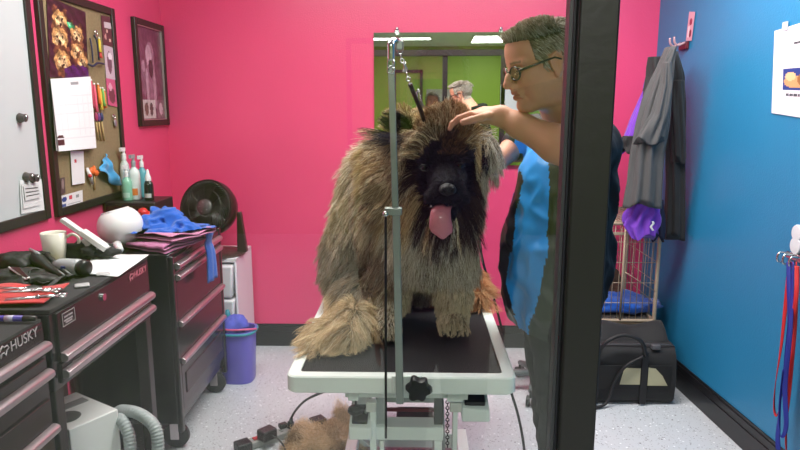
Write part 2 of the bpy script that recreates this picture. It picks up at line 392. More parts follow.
# ------------------------------------------------------------------ mirror on the back wall
MIR = mat('mirror_silver', (236, 240, 238), .0, metal=1)
t = thing('wall_mirror', 'large frameless mirror on the pink wall behind the dog', 'mirror', (.34, YB-.01, 1.2))
MB().hexa([(-.253, YB-.012, 1.2), (.95, YB-.032, 1.2), (.95, YB-.004, 1.2), (-.253, YB-.004, 1.2), (-.253, YB-.012, 1.998), (.95, YB-.032, 1.998), (.95, YB-.004, 1.998), (-.253, YB-.004, 1.998)]).build('mirror_glass', MIR, t, smooth=False)
for x in (-.112, .512):
    MB().box((x-.012, YB-.016, 1.985), (x+.012, YB, 2.012)).ball((x, YB-.017, 2.02), .011).build('clip', mat('chrome', (215, 218, 220), .18, metal=1), t, auto=30)
CHROME = _M['chrome']

# ================================================================== left wall
FR = mat('black_board_frame', (30, 27, 28), .4)
def board(tname, label, cat, ya, yb, za, zb, fw, d, facemat, face):
    t = thing(tname, label, cat, (XL, (ya+yb)/2, za))
    MB().box((XL, ya, za), (XL+d, ya+fw, zb)).box((XL, yb-fw, za), (XL+d, yb, zb)).box((XL, ya+fw, za), (XL+d, yb-fw, za+fw)).box((XL, ya+fw, zb-fw), (XL+d, yb-fw, zb)).build('frame', FR, t, bevel=.003, auto=30)
    MB().box((XL, ya+fw*.8, za+fw*.8), (XL+d*.5, yb-fw*.8, zb-fw*.8)).build(face, facemat, t, smooth=False); return t
board('whiteboard', 'large whiteboard in a black frame on the pink wall', 'whiteboard', 1.65, 2.63, 1.093, 2.3, .04, .018, mat('white_enamel', (192, 198, 201), .25), 'writing_surface')
board('corkboard', 'corkboard in a black frame crowded with pinned things', 'corkboard', 2.676, 3.36, 1.088, 2.045, .036, .022, mat('cork', (142, 122, 92), .9, bump=.5, bscale=250, var=.15, vscale=90), 'cork')
XW = XL+.009; XK = XL+.012
def onw(px, py, o=0): return W(px, py, 'x', XW+o)
def onk(px, py, o=0): return W(px, py, 'x', XK+o)
def magnet(px, py, label):
    c = onw(px, py); t = thing('magnet', label, 'magnet', c)
    MB().lathe([(.018, 0), (.02, .004), (.014, .02), (.016, .026), (0, .03)], c, (1, 0, 0), 18).build('body', mat('dark_magnet', (92, 84, 86), .35, metal=.5), t, auto=40)
    MB().lathe([(.007, .0), (.008, .002), (0, .003)], c+Vector((.029, .002, .004)), (1, 0, 0), 12).build('cap', CHROME, t)
magnet(19, 118, 'single round magnet high on the whiteboard'); magnet(25, 177, 'magnet at the left holding the cards on the whiteboard'); magnet(31, 178, 'magnet at the right holding the cards on the whiteboard')
CARD = mat('card', (222, 222, 222), .6)
for k, (a, b, c, d, tilt, lab) in enumerate(((19, 180, 44, 212, .0, 'largest white card behind the others on the whiteboard'), (21, 184, 40, 207, .004, 'white card in the middle of the pinned stack'), (23, 186, 41, 199, .008, 'front card with black printed lines on the whiteboard'))):
    q = [onw(a, b, .001+tilt), onw(c-3, b-1, .001+tilt), onw(c, d-2, .004+tilt), onw(a+2, d+2, .004+tilt)]
    it = [] if k < 2 else [('r', .5, .2+.25*i, .42, .07, (40, 40, 44)) for i in range(3)]
    tag(picture('card', *q, blobs((224-8*k, 224-8*k, 226-8*k), it), 12, 12), lab, 'card', 'cards pinned to the whiteboard')
def grain(fn, amp):
    def g(u, v):
        n = math.sin(u*67+4*math.sin(v*31))*math.sin(v*59+3*math.sin(u*43))+.6*math.sin(u*23-v*37); c = fn(u+.012*math.sin(v*60), v+.012*math.sin(u*55)); return tuple(max(0, min(255, x*(1+n*amp/110))) for x in c)
    return g
# dogs poster on the cork
fur, furd, furl = (176, 132, 84), (104, 62, 44), (206, 172, 128)
dk = (50, 24, 40)
items = []
for (cu, cv, s) in ((.3, .25, 1), (.72, .38, .95), (.28, .48, 1.1), (.72, .62, 1), (.32, .78, 1.1), (.85, .75, .8)):
    items += [('e', cu-.12*s, cv-.09*s, .06*s, .1*s, furd), ('e', cu+.12*s, cv-.09*s, .06*s, .1*s, furd), ('e', cu, cv, .18*s, .13*s, fur), ('e', cu, cv+.02*s, .11*s, .09*s, furl),
              ('e', cu-.06*s, cv-.02*s, .022*s, .02*s, (30, 15, 15)), ('e', cu+.06*s, cv-.02*s, .022*s, .02*s, (30, 15, 15)), ('e', cu, cv+.05*s, .035*s, .025*s, (30, 15, 15)), ('e', cu, cv+.13*s, .13*s, .06*s, furd)]
items += [('e', .57, .27, .1, .04, (40, 150, 100)), ('e', .55, .25, .04, .02, (120, 210, 160)), ('e', .75, .93, .4, .13, (62, 26, 82))]
tag(picture('puppy_poster', onk(46, -4, .001), onk(85, 12, .001), onk(88.5, 80, .001), onk(49.5, 77, .001), grain(blobs(dk, items), 40), 64, 64, rough=.3), 'dark poster of tan puppies at the top of the corkboard', 'poster')
# calendar: several sheets hanging, slightly lifted at the bottom
t = thing('calendar', 'white wall calendar hanging open on the corkboard', 'calendar', onk(74, 155))
def calfn(u, v):
    if v < .13 and abs(u-.55) < .1 and abs(v-.07) < .02: return (150, 150, 155)
    if v > .22 and (abs((u*7) % 1-.08) < .06 and v < .8): return (222, 223, 227)
    if .22 < v < .84 and abs((v*8.5) % 1-.1) < .08: return (222, 223, 227)
    if .78 < v < .93 and u < .16: return (70, 30, 40)
    return (234, 235, 237)
picture('month_page', onk(50, 79, .012), onk(90, 76.5, .012), onk(96, 148, .035), onk(58.5, 151.5, .035), calfn, 50, 50, t)
m = MB()
for i in range(4):
    z = .002+.0065*i; q = [onk(50, 79, .002+.002*i), onk(90, 76.5, .002+.002*i), onk(95.5, 147, .004+z), onk(57.5-.4*i, 151, .004+z)]
    n = Vector((.0008, 0, 0)); m.hexa([p for p in q]+[p+n for p in q])
m.build('under_pages', mat('page_white', (226, 228, 230), .6), t, smooth=False)
tag(picture('receipt', onk(70, 151, .004), onk(83, 151, .004), onk(84.5, 183, .006), onk(72, 185, .006), blobs((228, 226, 228), [('e', .35, .3, .12, .03, (190, 60, 80))]), 12, 20), 'narrow white receipt pinned below the calendar', 'paper')
tag(picture('warning_card', onk(60.5, 196, .002), onk(82, 190, .002), onk(82.5, 204, .002), onk(61, 209.5, .002), blobs((226, 224, 226), [('e', .14, .32, .1, .2, (40, 60, 130)), ('r', .14, .75, .09, .1, (60, 80, 140)), ('r', .42, .3, .07, .16, (200, 70, 90)), ('r', .75, .35, .07, .1, (140, 140, 146)), ('r', .6, .75, .3, .03, (170, 170, 176))]), 28, 14), 'white card with small icons at the bottom of the corkboard', 'card')
tag(picture('photo_card', onk(60, 178, .002), onk(64.3, 177, .002), onk(65, 193, .002), onk(60.7, 195, .002), blobs((80, 60, 66), [('e', .5, .4, .3, .3, (140, 120, 120))]), 8, 10), 'small dark photo at the lower corner of the corkboard', 'photo')
for (q, bg, its, lab) in (
    (((100.5, 15), (109.5, 17), (113, 47), (103, 45)), (86, 50, 60), [('r', .6, .28, .38, .1, (200, 190, 195)), ('e', .3, .7, .1, .1, (200, 150, 140)), ('e', .7, .8, .1, .06, (220, 180, 160)), ('e', .5, .5, .06, .05, (230, 200, 180))], 'brown spotted leaflet at the top of the corkboard edge'),
    (((103, 44), (112.5, 48), (115, 80), (106, 78)), (196, 178, 190), [('e', .5, .5, .25, .35, (110, 80, 96)), ('e', .6, .3, .2, .12, (235, 225, 232))], 'pale pink photo in the middle of the corkboard edge'),
    (((105.5, 78), (114.5, 80), (117, 107), (108, 105)), (200, 90, 130), [('e', .5, .6, .35, .3, (110, 60, 74)), ('e', .4, .3, .2, .14, (225, 170, 190))], 'bright pink photo lowest on the corkboard edge')):
    tag(picture('photo_print', *[onk(a, b, .0015) for a, b in q], blobs(bg, its), 16, 20, rough=.3), lab, 'photo', 'photos along the corkboard edge')
# hanging bows, bands and sticks
def hang(name, lab, cat, pts, r, m, group=None): return tag(MB().tube(cr(pts, 5), r, 6).build(name, m), lab, cat, group)
NAVY = mat('navy_strap', (36, 36, 70), .6)
t = thing('harness_straps', 'dark navy looped straps hanging near the top of the corkboard', 'harness', onk(95, 60))
MB().tube(cr([onk(90, 38, .01), onk(92, 50, .014), onk(93, 63, .012)], 5), .004, 6).tube(cr([onk(94, 35, .012), onk(97, 42, .018), onk(99, 60, .012)], 5), .004, 6).tube(cr([onk(88, 64, .012), onk(93, 66, .02), onk(98, 63, .02), onk(104, 64, .012)], 5), .005, 6).build('strap', NAVY, t)
MB().torus(onk(96, 33, .012), .012, .003, (1, 0, 0), 16, 6).build('ring', CHROME, t)
cl = [((196, 60, 90), 91, 80, 94, 108), ((230, 90, 120), 94, 84, 97, 112), ((214, 190, 60), 99, 38, 100, 52), ((200, 60, 60), 99.5, 48, 101, 58), ((232, 120, 50), 98, 84, 100, 104), ((222, 190, 70), 100, 88, 102, 110), ((120, 180, 90), 102.5, 88, 104.5, 106), ((228, 110, 60), 104, 90, 105.5, 108)]
for i, (c, a, b, x, y) in enumerate(cl):
    m = mat('bow_%d_%d_%d' % c, c, .6); p0, p1 = onk(a, b, .008), onk(x, y, .012)
    nm = {(214, 190, 60): 'yellow', (200, 60, 60): 'red', (196, 60, 90): 'dark pink', (230, 90, 120): 'light pink', (232, 120, 50): 'orange', (222, 190, 70): 'mustard', (120, 180, 90): 'green', (228, 110, 60): 'deep orange'}[c]
    t = thing('grooming_bow', nm+' ribbon bow pinned among the row on the corkboard', 'bow', p1, 'ribbon bows on the corkboard')
    MB().tube([p0, p0.lerp(p1, .3), p0.lerp(p1, .7), p1], [.003, .007, .006, .009], 7).build('ribbon', m, t)
    MB().ball(p0, .005).build('pin', mat('pin_white', (230, 225, 225), .4), t)
WOOD = mat('stick_wood', (196, 164, 112), .6)
for i, (a, b, x, y) in enumerate(((95.5, 117, 98.5, 140), (98, 117, 101.5, 141), (101, 117, 104.5, 141), (93.5, 170, 95, 190))):
    p0, p1 = onk(a, b, .008), onk(x, y, .008)
    t = thing('wooden_stick', ['first wooden stick from the calendar, with a magenta tip', 'middle of three tipped wooden sticks, with a purple tip', 'wooden stick with a navy tip, farthest from the calendar', 'lone short wooden stick under the orange bow'][i], 'stick', p1, 'wooden sticks on the corkboard')
    MB().tube([p0, p1], .0045, 6).build('shaft', WOOD, t)
    MB().ball(p0+Vector((0.003, 0, 0)), (.009, .009, .022)).build('tip', mat('tip%d' % i, [(160, 40, 90), (110, 60, 130), (50, 50, 96), (226, 110, 50)][i], .5), t)
t = thing('bow_tie', 'orange bow beside the blue cloth on the corkboard', 'bow', onk(94, 175, .01))
MB().ball(onk(92, 171, .012), (.01, .02, .018)).ball(onk(96, 173, .014), (.01, .02, .016)).build('loops', mat('orange_ribbon', (226, 104, 48), .5), t)
MB().ball(onk(94, 172, .018), .009).build('knot', mat('orange_ribbon', (226, 104, 48), .5), t)
t = thing('hair_clip', 'white and red clip left of the orange bow', 'clip', onk(90, 178, .01))
MB().tube([onk(87, 168, .01), onk(90, 176, .014), onk(92.5, 184, .01)], [.006, .011, .005], 8).build('body', mat('pin_white', (230, 225, 225), .4), t)
MB().ball(onk(90, 176, .02), .009).build('bead', mat('red_plastic', (190, 40, 50), .4), t)
t = thing('scissors_pendant', 'small metal pendant near the corkboard right frame', 'pendant', onk(115, 120, .01))
MB().torus(onk(114, 117, .008), .012, .003, (1, 0, .2), 16, 6).build('ring', CHROME, t)
MB().ball(onk(115.5, 123, .01), (.006, .014, .02)).build('body', mat('pewter', (160, 150, 156), .4, metal=.6), t)
def clothfn(u, v):
    a, b, c = onk(106, 154, .012), onk(99, 173, .02), onk(122, 187, .022)
    p = a.lerp(b.lerp(c, u), v); p.x += .012*math.sin(u*9)*v+.006*math.sin(v*14+u*4); p.z += .012*v*math.sin(u*6+1); return p
tag(MB().sheet(clothfn, 24, 18, .002).build('blue_cloth', mat('sky_cloth', (70, 160, 214), .8, sheen=.3)), 'sky blue folded bandana pinned at the corkboard corner', 'bandana')

# framed picture
t = thing('framed_picture', 'black framed grey photo of dogs on the pink wall', 'picture', (XL, 3.86, 1.44))
ya, yb, za, zb = 3.585, 4.0, 1.447, 2.04
fw = .035
MB().box((XL, ya, za), (XL+.024, ya+fw, zb)).box((XL, yb-fw, za), (XL+.024, yb, zb)).box((XL, ya+fw, za), (XL+.024, yb-fw, za+fw)).box((XL, ya+fw, zb-fw), (XL+.024, yb-fw, zb)).build('frame', FR, t, bevel=.003, auto=30)
m = MB(); e = .004
for a, b in (((ya+fw, za+fw), (ya+fw+e, zb-fw)), ((yb-fw-e, za+fw), (yb-fw, zb-fw)), ((ya+fw, za+fw), (yb-fw, za+fw+e)), ((ya+fw, zb-fw-e), (yb-fw, zb-fw))):
    m.box((XL+.008, a[0], a[1]), (XL+.02, b[0], b[1]))
m.build('inner_lip', mat('silver_lip', (206, 196, 190), .3, metal=.7), t, smooth=False)
its = [('e', .5, .35, .17, .2, (160, 120, 140)), ('e', .5, .62, .2, .28, (146, 108, 128)), ('e', .44, .3, .12, .12, (196, 170, 184)), ('e', .5, .44, .09, .1, (80, 50, 66)), ('e', .2, .55, .1, .2, (130, 96, 114)), ('e', .2, .42, .06, .06, (180, 150, 166)),
       ('e', .32, .66, .05, .22, (186, 160, 174)), ('e', .62, .66, .05, .22, (176, 146, 160)), ('r', .3, .88, .28, .1, (190, 190, 186)), ('e', .22, .88, .08, .07, (110, 90, 84)), ('e', .42, .88, .07, .07, (80, 70, 70)), ('r', .82, .88, .16, .1, (130, 100, 112)), ('e', .82, .88, .08, .07, (200, 180, 190))]
def pf(u, v):
    n = math.sin(u*31+3*math.sin(v*17))*math.sin(v*27+2*math.sin(u*19)); c = blobs((112, 66, 90), its)(u, v)
    return tuple(max(0, min(255, x+n*16)) for x in c)
picture('photo', (XL+.008, ya+fw, zb-fw), (XL+.008, yb-fw, zb-fw), (XL+.008, yb-fw, za+fw), (XL+.008, ya+fw, za+fw), pf, 44, 64, t, rough=.25)
# ================================================================== tool chests along the left wall
CAB = mat('black_powder_coat', (22, 20, 23), .26, spec=.6, coat=.25); DRW = mat('drawer_front', (26, 20, 23), .24, spec=.5, coat=.12)
ALU = mat('brushed_aluminium', (196, 186, 190), .28, metal=.85); RUB = mat('ribbed_rubber', (60, 60, 62), .75, bump=.8, bscale=420)
MAROON = mat('letter_maroon', (222, 120, 142), .4); LET = mat('letter_grey', (176, 168, 172), .4)
XF = -1.03
def zf(px, py, x=XF): return W(px, py, 'x', x).z
def handle(parent, ya, yb, z, x):
    m = MB(); prof = [(0, -.015), (.018, -.014), (.023, -.006), (.022, .005), (.013, .012), (0, .013)]
    m.ring([[(x+a, y, z+b) for a, b in prof][::-1] for y in (ya, yb)]); m.build('handle', ALU, parent, bevel=.002, auto=40)
def drawer(parent, ya, yb, z0, z1, x, hz, hin=.0):
    d = MB().box((x-.01, ya, z0), (x+.008, yb, z1)).build('drawer', DRW, parent, bevel=.003, auto=30)
    if hz: handle(d, ya+hin, yb-hin, hz, x+.008)
    return d
def caster(parent, x, y, r=.05, top=.13):
    c = MB().lathe([(.0, -.018), (r*.8, -.018), (r, -.01), (r, .01), (r*.8, .018), (0, .018)], (x, y, r+.001), (0, 1, .0), 20).build('caster', mat('caster_rubber', (40, 40, 43), .5), parent, auto=40)
    MB().box((x-.02, y-.027, r*.8), (x+.02, y-.02, top)).box((x-.02, y+.02, r*.8), (x+.02, y+.027, top)).box((x-.03, y-.027, top-.01), (x+.03, y+.027, top)).build('fork', ALU, c, bevel=.002, auto=30)
# nearest chest
zt = .975
t = thing('tool_chest', 'black tool chest closest to the window, a marker pen on top', 'tool chest', (-1.29, 1.36, 0))
MB().box((XL+.02, .95, .14), (XF-.012, 1.695, zt-.012)).build('body', CAB, t, bevel=.006, auto=30)
MB().box((XL+.03, .96, zt-.012), (XF-.012, 1.685, zt-.004)).build('top_mat', RUB, t, smooth=False)
h1, h2, h3 = zf(40, 341), zf(46, 374), zf(52, 429)
drawer(t, .97, 1.675, h1-.05, zt-.025, XF-.01, h1-.02); drawer(t, .97, 1.675, h2-.07, h1-.058, XF-.01, h2); drawer(t, .97, 1.675, h3-.1, h2-.078, XF-.01, h3); drawer(t, .97, 1.675, .2, h3-.108, XF-.01, h3-.16)
text('lettering', 'HUSKY', .038, (XF+.0005, 1.585, h1+.03), (0, 1, 0), (0, 0, 1), LET, t)
def emblem(x, y, z, s, mm, parent):      # little running dog outline
    p = [(-1, .1), (-.2, .75), (.1, .45), (.7, .5), (1, .1), (.5, -.1), (.3, -.7), (0, -.2), (-.5, -.2), (-.7, -.7)]
    q = [(x, y+a*s, z+b*s) for a, b in p]; MB().tube(q, s*.1, 5, closed=True).build('emblem', mm, parent)
emblem(XF, 1.50, h1+.03, .02, LET, t)
for x in (-1.48, -1.1):
    for y in (1.02, 1.64): caster(t, x, y)
# open workbench with drawers
BY0, BY1, BZ = 1.715, 2.40, .985
g1, g2 = zf(103, 328), zf(104, 343)
t = thing('workbench', 'black workbench with wide drawers, mug and papers on top', 'workbench', (-1.29, 2.1, 0))
MB().box((XL+.015, BY0, g2-.045), (XF-.01, BY1, BZ-.012)).build('body', CAB, t, bevel=.005, auto=30)
MB().box((XL+.02, BY0+.006, BZ-.012), (XF-.006, BY1-.006, BZ)).build('top_mat', RUB, t, bevel=.002, auto=30)
drawer(t, BY0+.03, BY1-.015, g1-.015, BZ-.018, XF-.01, g1, .0); drawer(t, BY0+.03, BY1-.015, g2-.03, g1-.02, XF-.01, g2, .0)
MB().box((XL+.016, BY0-.012, .0), (XL+.03, BY1+.2, g2-.045)).build('back_panel', mat('bench_shade_brown', (58, 40, 38), .5), t, smooth=False)  # added board; its dark brown stands in for the shade under the bench
text('lettering', 'HUSKY', .034, (XF, 2.31, .945), (0, 1, 0), (0, 0, 1), MAROON, t); emblem(XF, 2.235, .945, .018, MAROON, t)
cL = W(69, 317, 'x', XF+.001); MB().box((XF-.002, cL.y-.035, cL.z-.02), (XF, cL.y+.035, cL.z+.02)).build('rating_label', mat('label_black', (20, 18, 20), .3), t, smooth=False)
m = MB()
for dy, dz in ((-.035, 0), (.033, 0)): m.box((XF, cL.y+dy, cL.z-.02), (XF+.001, cL.y+dy+.002, cL.z+.02))
for dz in (-.02, .018): m.box((XF, cL.y-.035, cL.z+dz), (XF+.001, cL.y+.035, cL.z+dz+.002))
m.build('label_border', LET, t, smooth=False)
m = MB()
for k, (w0, w1, dz) in enumerate(((-.024, -.004, .007), (.0, .022, .007), (-.026, .02, -.004), (-.018, .016, -.011))): m.box((XF, cL.y+w0, cL.z+dz-.0022), (XF+.0012, cL.y+w1, cL.z+dz+.0022))
m.build('label_print', LET, t, smooth=False)
kp = W(103, 297, 'x', XF); MB().cyl(kp-Vector((.004, 0, 0)), kp+Vector((.006, 0, 0)), .012).build('lock', CHROME, t, auto=40)
for x in (XL+.04, XF-.035):
    for y in (BY0+.025, BY1-.025):
        lg = MB().box((x-.022, y-.022, .11), (x+.022, y+.022, g2-.045)).build('leg', mat('bench_leg', (40, 36, 38), .35), t, bevel=.003, auto=30); caster(lg, x, y, .045, .115)
MB().box((XL+.02, BY0+.02, .14), (XF-.02, BY1-.02, .165)).build('lower_shelf', CAB, t, bevel=.003, auto=30)
# far chest
FY0, FY1, FZ, XF2 = 2.66, 3.36, .93, -1.05
t = thing('tool_chest', 'black tool chest farther from the window, towels heaped on top', 'tool chest', (-1.3, 3.0, 0))
MB().box((XL+.02, FY0, .14), (XF2-.012, FY1, FZ)).build('body', CAB, t, bevel=.008, auto=30)
for y in (FY0, FY1-.03): MB().box((XF2-.02, y, .1), (XF2+.006, y+.03, FZ-.01)).build('corner_trim', CAB, t, bevel=.006, auto=30)
z4 = [zf(193, 254, XF2), zf(190, 267, XF2), zf(199, 305, XF2), zf(202, 338, XF2)]
prev = FZ-.02
for i, z in enumerate(z4):
    b = z-.015 if i < 3 else z-.015
    drawer(t, FY0+.035, FY1-.035, b, prev, XF2-.005, z); prev = b-.008
drawer(t, FY0+.035, FY1-.035, .2, prev, XF2-.005, None)
MB().box((XF2-.01, FY0+.08, .26), (XF2+.007, FY1-.08, .36)).build('kick_panel', mat('kick_panel', (48, 34, 38), .3), t, bevel=.002, auto=30)
for x in (-1.47, -1.1):
    for y in (FY0+.06, FY1-.06): caster(t, x, y, .06, .14)

# ------------------------------------------------------------------ on the workbench
def onb(px, py, z=BZ): return W(px, py, 'z', z)
c = onb(56, 262); CER = mat('white_ceramic', (232, 228, 216), .18, coat=.3)
t = thing('mug', 'white ceramic mug on the workbench by the wall', 'mug', c); r = .045
MB().lathe([(0, 0), (.03, 0), (.034, .004), (.040, .05), (.0445, .112), (.0425, .113), (.040, .108), (.036, .05), (.03, .01), (0, .008)], c, n=36).build('cup', CER, t)
MB().tube(cr([c+Vector((.035, .02, .09)), c+Vector((.055, .03, .100)), c+Vector((.072, .038, .085)), c+Vector((.070, .038, .06)), c+Vector((.05, .027, .035)), c+Vector((.034, .017, .03))], 6), .0055, 8).build('handle', CER, t)
PAP = mat('paper_white', (236, 238, 240), .7)
q = [onb(95, 255), onb(149, 256.5), onb(118, 277), onb(80, 276)]
m = MB()
for k in range(1): m.hexa([p+Vector((0, 0, .001)) for p in q][::-1]+[p+Vector((0, 0, .005)) for p in q][::-1])
def papfn(u, v):
    p = q[0].lerp(q[1], u).lerp(q[3].lerp(q[2], u), v).copy(); p.z += .004+.006*max(0, u-.6)*(1-v)+.003*math.sin(u*5)*v; return p
tag(MB().sheet(papfn, 12, 12, .0015).build('paper', PAP), 'white sheet of paper on the bench end beside the dark towels', 'paper')
def strip(a, b, w, z0, h): pass
t = thing('measuring_tape', 'yellow folding rule behind the grey clippers', 'ruler', onb(68, 268)); a, b = onb(54, 265), onb(82, 266)
MB().tube([a+Vector((0, 0, .012)), b+Vector((0, 0, .012))], .009, 6).build('rule', mat('rule_yellow', (222, 190, 60), .5), t)
MB().tube([b+Vector((0, 0, .012)), b+Vector((.012, .012, .012))], .0095, 6).build('end_cap', mat('cap_black', (30, 30, 30), .4), t)
# clippers
GRY = mat('clipper_grey', (168, 170, 174), .35, coat=.3); BP = mat('black_plastic', (26, 25, 27), .35); DKF = mat('black_leather', (30, 29, 31), .55, bump=.3)
a, b = onb(56, 273)+Vector((0, 0, .03)), onb(88, 277)+Vector((0, 0, .03))
t = thing('hair_clippers', 'grey electric grooming clippers lying on the workbench', 'clippers', (a+b)/2-Vector((0, 0, .03)))
d = b-a; MB().tube([a, a+d*.15, a+d*.4, a+d*.7, a+d*.78], [.014, .023, .027, .029, .027], 18).build('body', GRY, t)
MB().tube([a+d*.80, a+d*.86, b-d*.03, b], [.026, .028, .028, .022], 18).build('head', BP, t)
MB().box(a+d*.45+Vector((-.016, -.03, -.008)), a+d*.45+Vector((.016, -.02, .008))).build('switch', mat('blue_switch', (60, 66, 130), .3), t, bevel=.003, auto=30)
MB().tube([a, a-d*.12], [.012, .008], 10).build('cord_sleeve', BP, t)
# second clippers, black
a, b = onb(31, 262)+Vector((0, 0, .03)), onb(64, 283)+Vector((0, 0, .02)); d = b-a
t = thing('hair_clippers', 'slim black clippers lying diagonally in front of the mug', 'clippers', (a+b)/2-Vector((0, 0, .025)))
MB().tube([a, a+d*.1, a+d*.3, a+d*.55, b], [.014, .022, .024, .015, .010], 14).build('body', BP, t)
MB().tube([a+d*.02+Vector((0, 0, .02)), a+d*.3+Vector((0, 0, .024))], .006, 8).build('switch', GRY, t)
a, b = onb(46, 264)+Vector((0, 0, .04)), onb(70, 281)+Vector((0, 0, .015)); d = b-a
t = thing('slicker_brush', 'dark handled pet brush resting across the black clippers', 'brush', (a+b)/2-Vector((0, 0, .03)))
MB().tube([a, a+d*.3, a+d*.5, b], [.009, .010, .007, .011], 10).build('handle', BP, t)
MB().box(a-Vector((.025, .018, .006)), a+Vector((.025, .018, .008))).build('pad', mat('brush_pad', (52, 48, 52), .6), t, bevel=.005, auto=30)
# black pouches / cases at the wall end
def lump(name, label, cat, c, r, m, seed=1, sc=14, amp=.2, flat=True):
    ms = MB().ball(c, r, 36, 20); P = np.array([tuple(v) for v in ms.v]); n = vnoise(P, sc, seed)+.5*vnoise(P, sc*2.3, seed+1)
    cc = np.array(c); P = cc+(P-cc)*(1+amp*n[:, None]+.35*amp*vnoise(P, sc*5, seed+7)[:, None]); base = c[2]-r[2]*.62
    P[:, 2] = np.maximum(P[:, 2], base); ms.v = [Vector(p) for p in P]
    o = ms.build(name, m); return tag(o, label, cat)
c = onb(12, 268); lump('tool_pouch', 'black soft tool pouch slumped against the wall', 'pouch', c+Vector((.0, .03, .020)), (.085, .08, .035), DKF, 3, 18, .28)
c = onb(14, 283); lump('leather_case', 'black leather case with straps in front of the soft pouch', 'case', c+Vector((.02, -.0, .016)), (.10, .08, .028), DKF, 9, 20, .3)
t = thing('comb_case', 'open black case showing a pale plastic lid, near the mug', 'case', onb(22, 275))
q = [onb(9, 269, BZ+.05), onb(19, 268.5, BZ+.06), onb(30, 279, BZ+.03), onb(26, 281, BZ+.025)]
n = Vector((0, 0, .006)); MB().hexa([p for p in q][::-1]+[p+n for p in q][::-1]).build('lid', mat('lid_grey', (110, 96, 104), .3), t, bevel=.002, auto=30)
MB().tube([q[0]+n, q[3]+n], .003, 6).tube([q[3]+n, q[2]+n], .003, 6).build('rim', PAP, t)
MB().hexa([Vector((p.x, p.y, BZ+.003)) for p in q][::-1]+[p-Vector((0, 0, .002)) for p in q][::-1]).build('tray', DKF, t, bevel=.003, auto=30)
t = thing('leather_strap', 'long black strap trailing across the bench mat', 'strap', onb(50, 287))
MB().sheet(lambda u, v: onb(20+u*52, 290-9*u+3*math.sin(u*5), BZ+.01)+Vector((.012*(v-.5), .034*(v-.5), .008*math.sin(u*9)+.006)), 30, 3, .003).build('strap', DKF, t)
MB().torus(onb(44, 279, BZ+.02), .02, .004, (.3, -.5, 1), 20, 6).torus(onb(36, 274, BZ+.03), .02, .004, (.6, -.5, .6), 20, 6).build('finger_ring', BP, t)
# red pouch of scissors
RED = mat('red_fabric', (204, 44, 50), .65, sheen=.3, bump=.2)
t = thing('scissor_pouch', 'red fabric pouch holding steel scissors on the workbench', 'pouch', onb(25, 298))
qa, qb, qc, qd = onb(-6, 291), onb(70, 290), onb(44, 307), onb(-12, 308)
def rf(u, v):
    p = qa.lerp(qb, u).lerp(qd.lerp(qc, u), v).copy(); p.z += .010+.016*math.exp(-((v-.55)/.25)**2)*(1-u*.6)+.006*math.sin(u*7+v*3)*(1-v); p.z += .012*(u > .02)*max(0, .25-v)*2; return p
MB().sheet(rf, 36, 18, .004).build('pouch_body', RED, t)
def scissors(px, py, ang, L, label, z=.03):
    c = onb(px, py, BZ+z); s = thing('scissors', label, 'scissors', c); d = Vector((math.cos(ang), math.sin(ang), 0)); w = Vector((-d.y, d.x, 0))
    STL = mat('polished_steel', (205, 205, 208), .2, metal=1)
    for k, sg in enumerate((1, -1)):
        e = (d*math.cos(.09*sg)+w*math.sin(.09*sg)); f_ = (-d*math.cos(.16*sg)-w*math.sin(.16*sg)*-1)
        m = MB().tube([c, c+e*L*.55], [.005, .0012], 6).tube([c, c+f_*L*.3], [.0035, .003], 6).torus(c+f_*L*.4, .012, .0028, (.1*sg, .1, 1), 18, 6); m.build('blade', STL, s)
    MB().cyl(c-Vector((0, 0, .005)), c+Vector((0, 0, .006)), .004, n=10).build('screw', CHROME, s)
scissors(25, 289, 3.0, .17, 'steel scissors lying highest in the red pouch'); scissors(33, 291, 3.3, .16, 'steel scissors in the middle of the red pouch', .036); scissors(38, 297, 3.5, .15, 'steel scissors lying lowest in the red pouch', .042)
# tag-like pieces
for (x, y, lab) in ((82, 285, 'pale grey blade guard near the bench front edge'), (103, 273.5, 'small clear blade guard beside the white paper')):
    c = onb(x, y, BZ+.006); a = MB().box(c+Vector((-.022, -.018, -.005)), c+Vector((.022, .018, .003)), rotz(.5)).build('blade_guard', mat('pale_plastic', (186, 186, 188), .3), bevel=.004, auto=30); tag(a, lab, 'blade guard')
# marker on the near chest
a, b = W(-8, 318.5, 'z', zt+.008), W(36, 318.5, 'z', zt+.008); d = b-a
t = thing('marker_pen', 'purple and black marker pen on the nearest chest', 'pen', (a+b)/2-Vector((0, 0, .008)))
MB().tube([a, a+d*.1, a+d*.72], .0085, 12).build('barrel', mat('pen_purple', (86, 70, 168), .35), t); MB().tube([a+d*.72, b], [.0095, .007], 12).build('cap', BP, t)
MB().tube([a+d*.3, a+d*.5], .0088, 12).build('label', mat('pen_label', (200, 196, 220), .4), t)
